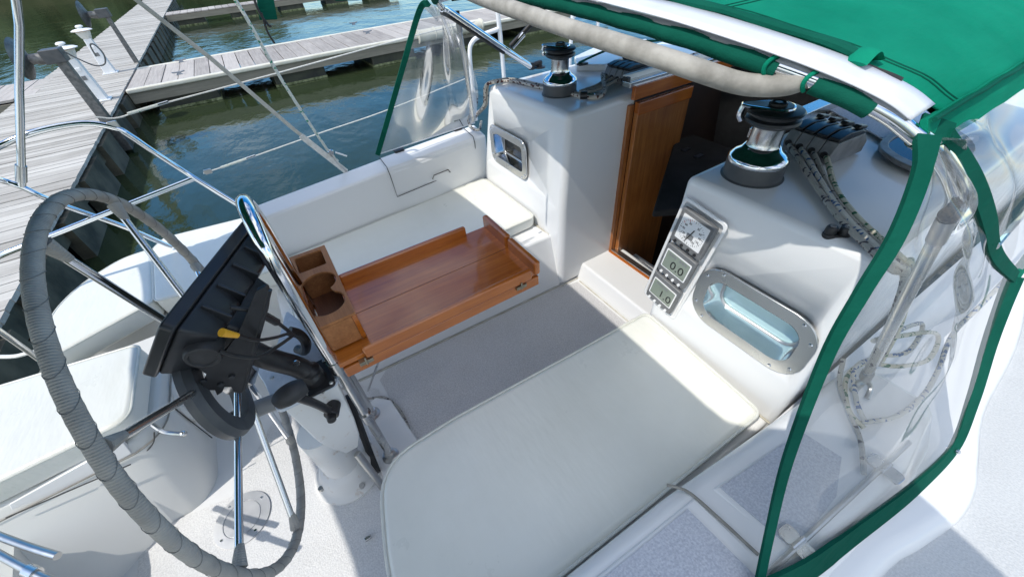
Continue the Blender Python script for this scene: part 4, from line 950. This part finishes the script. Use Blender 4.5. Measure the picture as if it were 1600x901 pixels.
# port curtain
PB0 = catmull([V((.70, 1.745, 1.215)), P(655, 18, y=1.80), P(628, 110, y=1.84), P(590, 242, y=1.93)], 8)
PB1 = [V((.80, 1.76, 1.16)), V((.93, 1.87, .85)), P(742, 192, y=1.985)]
def pside(s, t):
    a = onarc(PB0, t); b = onarc(catmull(PB1, 8), t); w_ = math.sin(PI * s) * math.sin(PI * t)
    return a.lerp(b, s) + V((0, 1, 0)) * w_ * (.015 + .012 * math.sin(8 * s + 6 * t) + .008 * math.sin(19 * s - 8 * t))
MB().grid(pside, 36, 36).build('side_window', M['clear'], dod, angle=180)
band(PB0, .011, (.2, 1, 0), m='shaded_trim')
MB().tube([P(592, 241, y=1.935), P(660, 219, y=1.965), P(742, 192, y=1.985)], .003, 6, 3).build('window_hem', M['tape'], dod)
[MB().lathe([(.006, 0), (.005, .004)], p, (-.3, -1, .6), 10).build('snap_stud', M['chrome'], dod) for p in (P(1448, 752, x=.96) , P(1322, 846, x=.66), P(1496, 705, x=1.08))]

# ================================================================== RAILS AND LINES
pul = thing('stern_rail', 'bent stainless stern rail at the port quarter above the dock', 'stern rail', (-.6, 2.1, .3))
def rail(pts, r=.0105, m='steel', name='rail'): MB().tube(pts, r, 12, 6).build(name, M[m], pul)
yA = 2.08
rail([P(385, 328, y=1.99), P(302, 277, y=yA), P(240, 237, y=yA), P(205, 213, y=yA), P(180, 200, y=yA), P(130, 193, y=yA), P(60, 205, y=yA), P(0, 228, y=yA), P(-60, 262, y=2.0), P(-120, 320, y=1.8)], m='chrome', name='top_rail')
rail([P(305, 278, y=yA), P(166, 333, y=yA), P(72, 371, y=yA), P(-10, 404, y=yA), P(-80, 445, y=2.0)], m='chrome', name='mid_rail')
rail([P(268, 386, y=2.14), P(196, 355, y=2.12), P(110, 325, y=2.1), P(65, 307, y=2.08), P(33, 292, y=2.08), P(0, 281, y=2.08), P(-60, 262, y=2.0)], m='chrome', name='leg')
rail([P(-20, 503, y=1.9), P(60, 560, y=1.9), P(88, 582, y=1.9)], .0105, name='leg')
mb = MB(); q = P(178, 196, y=yA); MB().box(q, (.03, .012, .03)).build('rail_eye', M['steel_dull'], pul, .003); MB().box(P(325, 268, y=yA), (.03, .012, .02)).build('rail_eye', M['steel_dull'], pul, .003)
t = thing('stern_ladder', 'folded steel stern gate tubes at the lower left corner', 'gate', (-.8, .8, .3))
for a, b, c in (((-30, 826), (40, 852), (90, 868)), ((-30, 850), (50, 893), (120, 925))):
    MB().tube([P(*a, z=.42), P(*b, z=.42), P(*c, z=.42)], .0085, 12, 4).build('tube', M['steel_dull'], t)
MB().lathe([(.013, -.015), (.013, .015)], P(50, 893, z=.42), (P(120, 925, z=.42) - P(50, 893, z=.42)), 14).build('clamp', M['steel'], t)
# bimini overhead, its frame and lashings
bim = thing('bimini', 'green bimini overhead, seen as a steel leg, grey strap and hanging green tab', 'bimini', (-.8, .9, 1.4))
BX0 = lambda y: -1.42 - .10 * max(0, min(1, (y - .5) / .8)); BX1 = -.10
def btop(s, t):
    y = -.45 + 2.50 * t; r_ = abs(2 * t - 1)
    q_ = max(0, min(1, (.14 - y) / .28)); x0, x1 = BX0(y), BX1 + .24 * q_ * q_ * (3 - 2 * q_)  # unseen starboard corner stretched forward, added to cast a standing person's shadow
    x = x0 + (x1 - x0) * s
    return V((x, y, 1.50 + .05 * (1 - r_ ** 2.5) - .05 * r_ ** 6))
solidify(MB().grid(btop, 24, 40).build('bimini_canvas', M['shaded_trim'], bim), .003)
pl = V((-.50, 1.95, 1.44))
MB().tube([P(34, 291, y=2.08) , P(30, 140, y=2.05), P(25, 0, y=2.03), pl], .0105, 12, 3).build('leg', M['steel'], bim)
MB().lathe([(.0145, -.03), (.0145, .035)], P(33, 272, y=2.08), (P(30, 140, y=2.05) - P(33, 272, y=2.08)), 14).build('leg_socket', M['steel_dull'], bim)
for s_ in (.05, .5, .95): MB().tube([btop(s_, k / 20) + V((0, 0, -.014)) for k in range(21)], .0115, 10, 1).build('bow', M['steel'], bim)
MB().tube([V((-.12, 1.92, 1.43)), P(213, 0, y=1.93), P(330, 92, y=1.95), P(460, 203, y=1.975), P(541, 266, y=2.0)], .008, 8, 1, flat=(0, 1, 0)).build('strap', M['webbing'], bim)
MB().tube([P(470, 212, y=1.972), P(541, 268, y=1.995)], .013, 8, 1, flat=(0, 1, 0)).build('strap_doubling', M['line'], bim)
# small green tab and black cord hanging from the canvas edge
b0 = P(400, -30, y=1.25); b0.z = min(b0.z, 1.39)
band_o = MB().prism([P(398, -22, y=1.25), P(424, -22, y=1.25), P(434, 31, y=1.25), P(406, 32, y=1.25)], (0, .006, 0)).build('hanging_tab', M['shaded_trim'], bim, .002)
MB().prism([P(500, -20, y=1.25), P(590, -20, y=1.25), P(560, 1, y=1.25), P(525, 2, y=1.25)], (0, .01, 0)).build('hanging_tab', M['shaded_trim'], bim, .002)
MB().tube([P(391, -20, y=1.24), P(403, 15, y=1.24), P(418, 38, y=1.24), P(424, 42, y=1.24)], .0028, 6, 5).build('cord', M['hose'], bim)
MB().tube([P(408, 20, y=1.24), P(418, 50, y=1.24), P(429, 68, y=1.24)], .0025, 6, 5).build('cord', M['hose'], bim)
# guard line from the tackle up to the bimini
ropeobj('lashing_line', 'green and white rope from the port rail block up to the canopy', 'rope', [P(528, 252, y=2.0), P(510, 232, y=1.99), P(440, 125, y=1.97), P(364, -6, y=1.95), V((.0, 1.92, 1.42))], .0062, M['line_green'], None, 4)
p = P(517, 238, y=1.985); t = thing('tackle_block', 'small steel block with a white toggle at the coaming edge', 'block', tuple(p))
MB().lathe([(.011, -.008), (.014, 0), (.011, .008)], p, (0, 1, 0), 14).build('sheave', M['steel'], t)
MB().tube([P(524, 238, y=1.98), P(542, 244, y=1.98)], .005, 8, 1, rf=lambda l, a, s: .8 + .5 * math.sin(PI * s)).build('toggle', M['white_plastic'], t)
MB().tube([p, P(527, 254, y=1.99), P(542, 268, y=1.995)], .006, 8, 1).build('becket', M['steel_dull'], t)

# lifelines and gate stanchions
def lifeline(name, label, pts, gadget):
    t = thing(name, label, 'lifeline', tuple(pts[0]), 'port lifelines'); MB().tube(pts, .0028, 8, 4).build('wire', M['line'], t)
    a, b = gadget; d = b - a
    MB().tube([a, b], .0078, 8, 1, rf=lambda l, q, s: .7 + .55 * math.sin(PI * s)).build('turnbuckle', M['line_green'], t)
    MB().tube([b, b + d * .35], .0055, 8, 1).build('ferrule', M['steel'], t)
yl = 2.12
lifeline('lifeline', 'upper lifeline running from the stern rail past the finger dock', [P(150, 183, y=yl), P(185, 184, y=yl), P(240, 166, y=yl), P(420, 118, y=yl), P(640, 58, y=yl), P(742, 34, y=yl)], (P(200, 178, y=yl), P(247, 164, y=yl)))
lifeline('lifeline', 'lower lifeline running from the stern rail to the gate frame', [P(318, 271, y=yl), P(392, 246, y=yl), P(500, 208, y=yl), P(600, 174, y=yl), P(735, 120, y=yl)], (P(345, 262, y=yl), P(385, 248, y=yl)))
gate = thing('gate_stanchion', 'white bent tube boarding gate stanchion beyond the port curtain', 'stanchion', (1.1, 2.15, .3))
MB().tube([P(744, 188, y=2.15), P(739, 140, y=2.15), P(734, 85, y=2.15), P(738, 66, y=2.15), P(752, 56, y=2.15), P(778, 46, y=2.15)], .0115, 12, 6).build('hoop', M['alu'], gate)
MB().tube([P(788, 128, y=2.15), P(782, 60, y=2.15), P(776, 5, y=2.15)], .0125, 12, 2).build('post', M['alu'], gate)
t = thing('gate_stanchion', 'straight white stanchion rising past the far winch top', 'stanchion', tuple(P(890, 95, y=2.15)))
MB().tube([P(890, 105, y=2.15), P(893, 50, y=2.15), P(896, 5, y=2.15)], .0115, 12, 2).build('post', M['alu'], t)
MB().tube([P(894, 30, y=2.15), P(910, 14, y=2.15), P(940, 8, y=2.15)], .010, 10, 3).build('hoop', M['alu'], t)
t = thing('gate_stanchion', 'short white stanchion end showing under the padded grab bar', 'stanchion', tuple(P(933, 80, y=2.15)))
MB().tube([P(929, 95, y=2.15), P(933, 50, y=2.15), P(936, 15, y=2.15)], .0115, 12, 2).build('post', M['alu'], t)
o = MB().tube([P(905, 98, z=.91), P(945, 80, z=.96), P(990, 66, z=.98), P(1035, 62, z=.94), P(1060, 40, z=.99), P(1120, 20, z=1.0)], .02, 8, 6, flat=(0, 0, 1)).build('canvas_strap', M['shaded_trim']); tag(o, 'dark green canvas strap trailing over the roof beneath the padded bar', 'strap')

# ================================================================== DOCK
ZD = -.4; ZW = -.9
def D(u, v): return P(u, v, z=ZD)
xe = -2.30                       # main dock edge facing the boat (runs across the stern)
dock = thing('main_dock', 'bleached plank main dock running away behind the boat stern', 'dock', (-3.3, 8, ZW))
mb = MB(); y = 1.2
while y < 46:
    w = .142; g = .006 + random.random() * .006; xa = -4.10 + random.uniform(-.02, .02)
    if y < 22 or True: mb.box(((xa + xe + .06) / 2, y + w / 2, ZD - .02 + random.uniform(-.004, .004)), (xe + .06 - xa, w - g, .04), Matrix.Rotation(random.uniform(-.0015, .0015), 3, 'Z'))
    y += w
mb.build('deck_boards', M['dock_x'], dock, smooth=False)
mb = MB(); mb.box((xe - .03, 23, ZD - .16), (.09, 45, .22)); mb.build('fascia', M['fascia_dark'], dock)
mb = MB(); [mb.box((xe + .05 - .02, 3.2 + 1.25 * k, ZD - .30), (.12, .75 + .2 * (k % 2), .46)) for k in range(30)]; mb.build('side_timbers', M['fascia_dark'], dock)
mb = MB(); mb.box((-3.25, 23, ZD - .12), (1.6, 45, .12)); [mb.box((-3.3, 3 + 2.4 * k, ZW + .1), (1.5, 1.6, .5)) for k in range(18)]; mb.build('floats', M['float'], dock)
# mooring cleats on the main dock
def cleat(loc, rz, label):
    t = thing('dock_cleat', label, 'cleat', (0, 0, 0), 'cleats on the docks')
    mb = MB(); mb.tube([(-.12, 0, .06), (-.06, 0, .052), (.06, 0, .052), (.12, 0, .06)], .014, 8, 3); mb.loft([[V((x, y_, 0)) for x, y_ in ((-.06, -.02), (.06, -.02), (.06, .02), (-.06, .02))], [V((x, y_, .05)) for x, y_ in ((-.03, -.012), (.03, -.012), (.03, .012), (-.03, .012))]]); mb.build('cleat_horn', M['cleat'], t)
    t.location = loc; t.rotation_euler = (0, 0, rz); return t
k0 = cleat(D(155, 164) , 1.5, 'grey cleat on the dock edge at the foot of the nearer power pedestal')
def finger(name, label, ya, yb, xs, xe2, railmat, boards, cat='finger dock', edge=True):
    t = thing(name, label, cat, (xs, (ya + yb) / 2, ZW))
    mb = MB(); x = xs
    while x < xe2:
        w = boards; g = .012 + random.random() * .01
        mb.box((x + w / 2, (ya + yb) / 2, ZD - .02 + random.uniform(-.004, .004)), (w - g, yb - ya - .1, .04), Matrix.Rotation(random.uniform(-.003, .003), 3, 'Z')); x += w
    mb.build('deck_boards', M['dock_y'], t, smooth=False)
    for y_ in (ya, yb):
        MB().box(((xs + xe2) / 2, y_, ZD - .16), (xe2 - xs, .06, .20)).build('fascia', M['fascia'], t)
        if edge: MB().box(((xs + xe2) / 2, y_ + (-.02 if y_ == ya else .02), ZD - .03), (xe2 - xs, .12, .085)).build('rub_rail', M['dirtyrail'], t, .03)
    x = xs + .35
    while x < xe2 - 1:
        MB().box((x + .55, (ya + yb) / 2, ZW + .13), (1.15, yb - ya - .12, .36)).build('float', M['float'], t, .03); MB().box((x + .55, (ya + yb) / 2, ZW + .02), (1.17, yb - ya - .1, .05)).build('weed_line', M['weed'], LAST[0]); x += 2.3
    return t
f1 = finger('finger_dock', 'finger dock of grey cross planks with cream rub rails beyond the water', 11.15, 13.45, -2.2, 10.5, None, .30)
bm_ = P(668, 32, z=ZD); 
mb = MB(); mb.tube([V((2.75 + 1.25, 11.07, ZD - .02)), V((4.55 + 1.3, 11.07, ZD - .02))], .14, 16, 1); mb.build('dock_bumper', M['dirtyrail'], f1)
mb = MB(); [mb.tube([V((4.0 + .45 * k, 11.07 + .143 * math.cos(a), ZD - .02 + .143 * math.sin(a))) for a in [2 * PI * j / 20 for j in range(20)]], .012, 6, 1, True) for k in range(5)]; mb.build('bumper_bands', M['dirtyrail'], f1)
for (u, v), lab in (((284, 98), 'cleat on the far edge of the finger dock near the main dock'), ((281, 117), 'cleat on the near edge of the finger dock near the main dock'), ((553, 39), 'cleat on the far edge of the finger dock halfway along'), ((575, 53), 'cleat on the near edge of the finger dock halfway along')):
    dup(k0, tuple(D(u, v)), 0, lab)
f2 = finger('finger_dock', 'distant finger dock with dark underside at the top of the picture', 27.0, 28.6, -2.2, 9, None, .3, edge=False)
f3 = finger('finger_dock', 'brownish side finger dock left of the main dock behind the steel pole', 12.3, 14.4, -10.5, -4.16, None, .3, edge=False)
# power pedestals
def pedestal(loc, label):
    t = thing('power_pedestal', label, 'power pedestal', (0, 0, 0), 'white power pedestals on the dock')
    h = .74
    MB().box((0, 0, .012), (.26, .24, .024)).build('base_plate', M['enamel'], t, .006)
    MB().loft([[V((x, y_, .02)) for x, y_ in ((-.095, -.085), (.095, -.085), (.095, .085), (-.095, .085))], [V((x, y_, h)) for x, y_ in ((-.06, -.06), (.06, -.06), (.06, .06), (-.06, .06))]]).build('column', M['enamel'], t, .012)
    MB().lathe([(.062, h - .01), (.085, h + .02), (.115, h + .12), (.118, h + .15)], (0, 0, 0), seg=24).build('lens', M['lens'], t)
    MB().lathe([(.128, h + .145), (.17, h + .155), (.172, h + .165), (.13, h + .185), (.06, h + .20), (.035, h + .205), (.035, h + .22), (.06, h + .225), (.06, h + .245), (.04, h + .262), (0, h + .266)], (0, 0, 0), seg=32).build('cap', M['white_plastic'], t)
    MB().lathe([(.131, h + .142), (.1705, h + .153)], (0, 0, 0), seg=32, caps=False).build('cap_rim', M['amber'], t)
    MB().box((-.0, -.078, .42), (.055, .012, .07), Matrix.Rotation(-.035, 3, 'X')).build('meter_window', M['inst'], t, .003)
    MB().box((0.0, -.07, .56), (.07, .02, .06)).build('outlet_cover', M['white_plastic'], t, .006)
    t.location = loc; t.scale = (1.12, 1.12, .93); return t
pd = pedestal(D(166, 160) + V((-.12, 0, 0)), 'nearer white power pedestal on the dock behind the grey lamp post')
pd2 = dup(pd, tuple(D(182, 113) + V((-.1, 0, 0))), 0, 'farther white power pedestal on the dock near the finger dock')
pd.location = D(160, 157); 
# dock lamp posts: timber post, dark head, round reflector
def lamp(loc, label, hh):
    t = thing('dock_lamp_post', label, 'lamp post', (0, 0, 0), 'lamp posts on the dock edge')
    MB().loft([[V((x * .075, y_ * .075, -.45)) for x, y_ in ((-1, -1), (1, -1), (1, 1), (-1, 1))], [V((x * .06, y_ * .06, hh)) for x, y_ in ((-1, -1), (1, -1), (1, 1), (-1, 1))]]).build('post', M['galv'], t, .01)
    MB().box((-.03, 0, hh + .05), (.24, .24, .17)).build('head_box', M['grey_dark'], t, .012)
    MB().lathe([(.07, 0), (.075, .02), (.06, .16)], (-.15, 0, hh + .03), (-1, .1, .12), 20).build('lamp_socket', M['galv'], t)
    MB().lathe([(.06, .0), (.13, .04), (.25, .09), (.262, .098), (.245, .094), (.12, .045), (.0, .02)], (-.30, .01, hh + .05), (-1, .12, .15), 28).build('reflector', M['galv'], t)
    t.location = loc; return t
l1 = lamp(D(168, 190), 'nearer grey dock post with a dark head and round reflector', .88)
t = l1; mb = MB()
rp = [V((.10, 0, .96)), V((.20, -.02, .85)), V((.32, .0, .74)), V((.44, .02, .74)), V((.50, .03, .86)), V((.47, .03, .98)), V((.42, .02, .98)), V((.40, .02, .84))]
o = MB().tube([l1.location + p for p in rp], .010, 8, 6).build('wire_loop', M['galv'], l1)
l2 = lamp(D(214, 98), 'farther thin dock post with a dark head and round reflector', .98)
for q in l2.children:
    if q.name.startswith('post'): q.scale = (.7, .7, 1)
# mooring line at the left edge
ropeobj('mooring_line', 'cream mooring line at the left edge beside the sunlit cushion', 'rope', [P(-40, 556, z=.1), P(0, 557, z=.12), P(25, 556, z=.16), P(50, 550, z=.22), P(90, 546, z=.30)], .009, M['line'])

# wooded far shore: mirrored as dark green in the water at the upper left
mb = MB(); rnd = random.Random(3)
for k in range(150):
    x = -75 + rnd.random() * 85; y = 85 + rnd.random() * 14; h = 3 + rnd.random() * 5
    for j in range(4): mb.ball((x + rnd.uniform(-1.5, 1.5), y + rnd.uniform(-1, 1), h * (.35 + .2 * j) - 1), 1.5 + rnd.random() * 1.2, (1.2, 1, 1.1), 7)
tag(mb.build('far_shore_trees', mat('dark_foliage', (.018, .04, .012), (.05, .085, .025), 1.5, .8), None), 'dark green wooded shore mirrored in the water', None, None, 'stuff')
tag(MB().box((-30, 106, -.4), (140, 48, 1.2)).build('far_shore', mat('grass_bank', (.05, .06, .02), (.09, .09, .04), .6, .9)), 'low grassy far shore', None, None, 'structure')
# ================================================================== LIGHT, SKY, CAMERA
SUN = V((.70, .05, -1)).normalized()
sd = bpy.data.lights.new('sun', 'SUN'); sd.energy = 2.75; sd.angle = math.radians(.53); sd.color = (1, .95, .87)
so_l = bpy.data.objects.new('sun', sd); COL.objects.link(so_l); so_l.rotation_euler = SUN.to_track_quat('-Z', 'Y').to_euler(); so_l.location = (-10, 0, 20)
wd = bpy.data.worlds.new('World'); S.world = wd; wd.use_nodes = True; nt = wd.node_tree; L = nt.links.new
bg = nt.nodes['Background']
sky = nt.nodes.new('ShaderNodeTexSky'); sky.sky_type = 'NISHITA'; sky.sun_disc = False
sky.sun_elevation = math.asin(-SUN.z); sky.sun_rotation = math.atan2(-SUN.x, -SUN.y); sky.air_density = 1.0; sky.dust_density = 0.4; sky.ozone_density = 2.5
tc = nt.nodes.new('ShaderNodeTexCoord'); mp = nt.nodes.new('ShaderNodeMapping'); mp.inputs['Scale'].default_value = (1.6, 1.6, 4.2); L(tc.outputs['Generated'], mp.inputs['Vector'])
n = noise(nt, mp.outputs[0], 1.5, 8, .58)
dt = nt.nodes.new('ShaderNodeVectorMath'); dt.operation = 'DOT_PRODUCT'; L(tc.outputs['Generated'], dt.inputs[0]); dt.inputs[1].default_value = (-.35, -.55, .75)
n = math_(nt, 'ADD', n, math_(nt, 'MULTIPLY', math_(nt, 'SUBTRACT', dt.outputs['Value'], .15), .19))
cl = ramp(nt, n, [(.50, (0, 0, 0)), (.66, (1, 1, 1))])
mx = nt.nodes.new('ShaderNodeMix'); mx.data_type = 'RGBA'; L(cl, mx.inputs['Factor']); hs_ = nt.nodes.new('ShaderNodeHueSaturation'); hs_.inputs['Saturation'].default_value = 1.45; hs_.inputs['Value'].default_value = 1.25; L(sky.outputs[0], hs_.inputs['Color']); L(hs_.outputs[0], mx.inputs['A']); mx.inputs['B'].default_value = (8.0, 8.4, 9.0, 1)
L(mx.outputs['Result'], bg.inputs['Color']); bg.inputs['Strength'].default_value = .135

cd = bpy.data.cameras.new('camera'); cd.sensor_width = 36; cd.lens = FPX / 1600 * 36; cd.clip_start = .02; cd.clip_end = 1000
co = bpy.data.objects.new('camera', cd); COL.objects.link(co)
co.matrix_world = Matrix.Translation(CAM) @ Matrix((R0, -R1, -R2)).transposed().to_4x4()
S.camera = co
S.view_settings.view_transform = 'Standard'; S.view_settings.look = 'None'; S.view_settings.exposure = 0.38; S.view_settings.gamma = 1
S.cycles.use_denoising = True
S.cycles.max_bounces = 10; S.cycles.transparent_max_bounces = 16; S.cycles.caustics_reflective = True; S.cycles.blur_glossy = .15; S.cycles.sample_clamp_indirect = 4.0; S.cycles.caustics_refractive = False
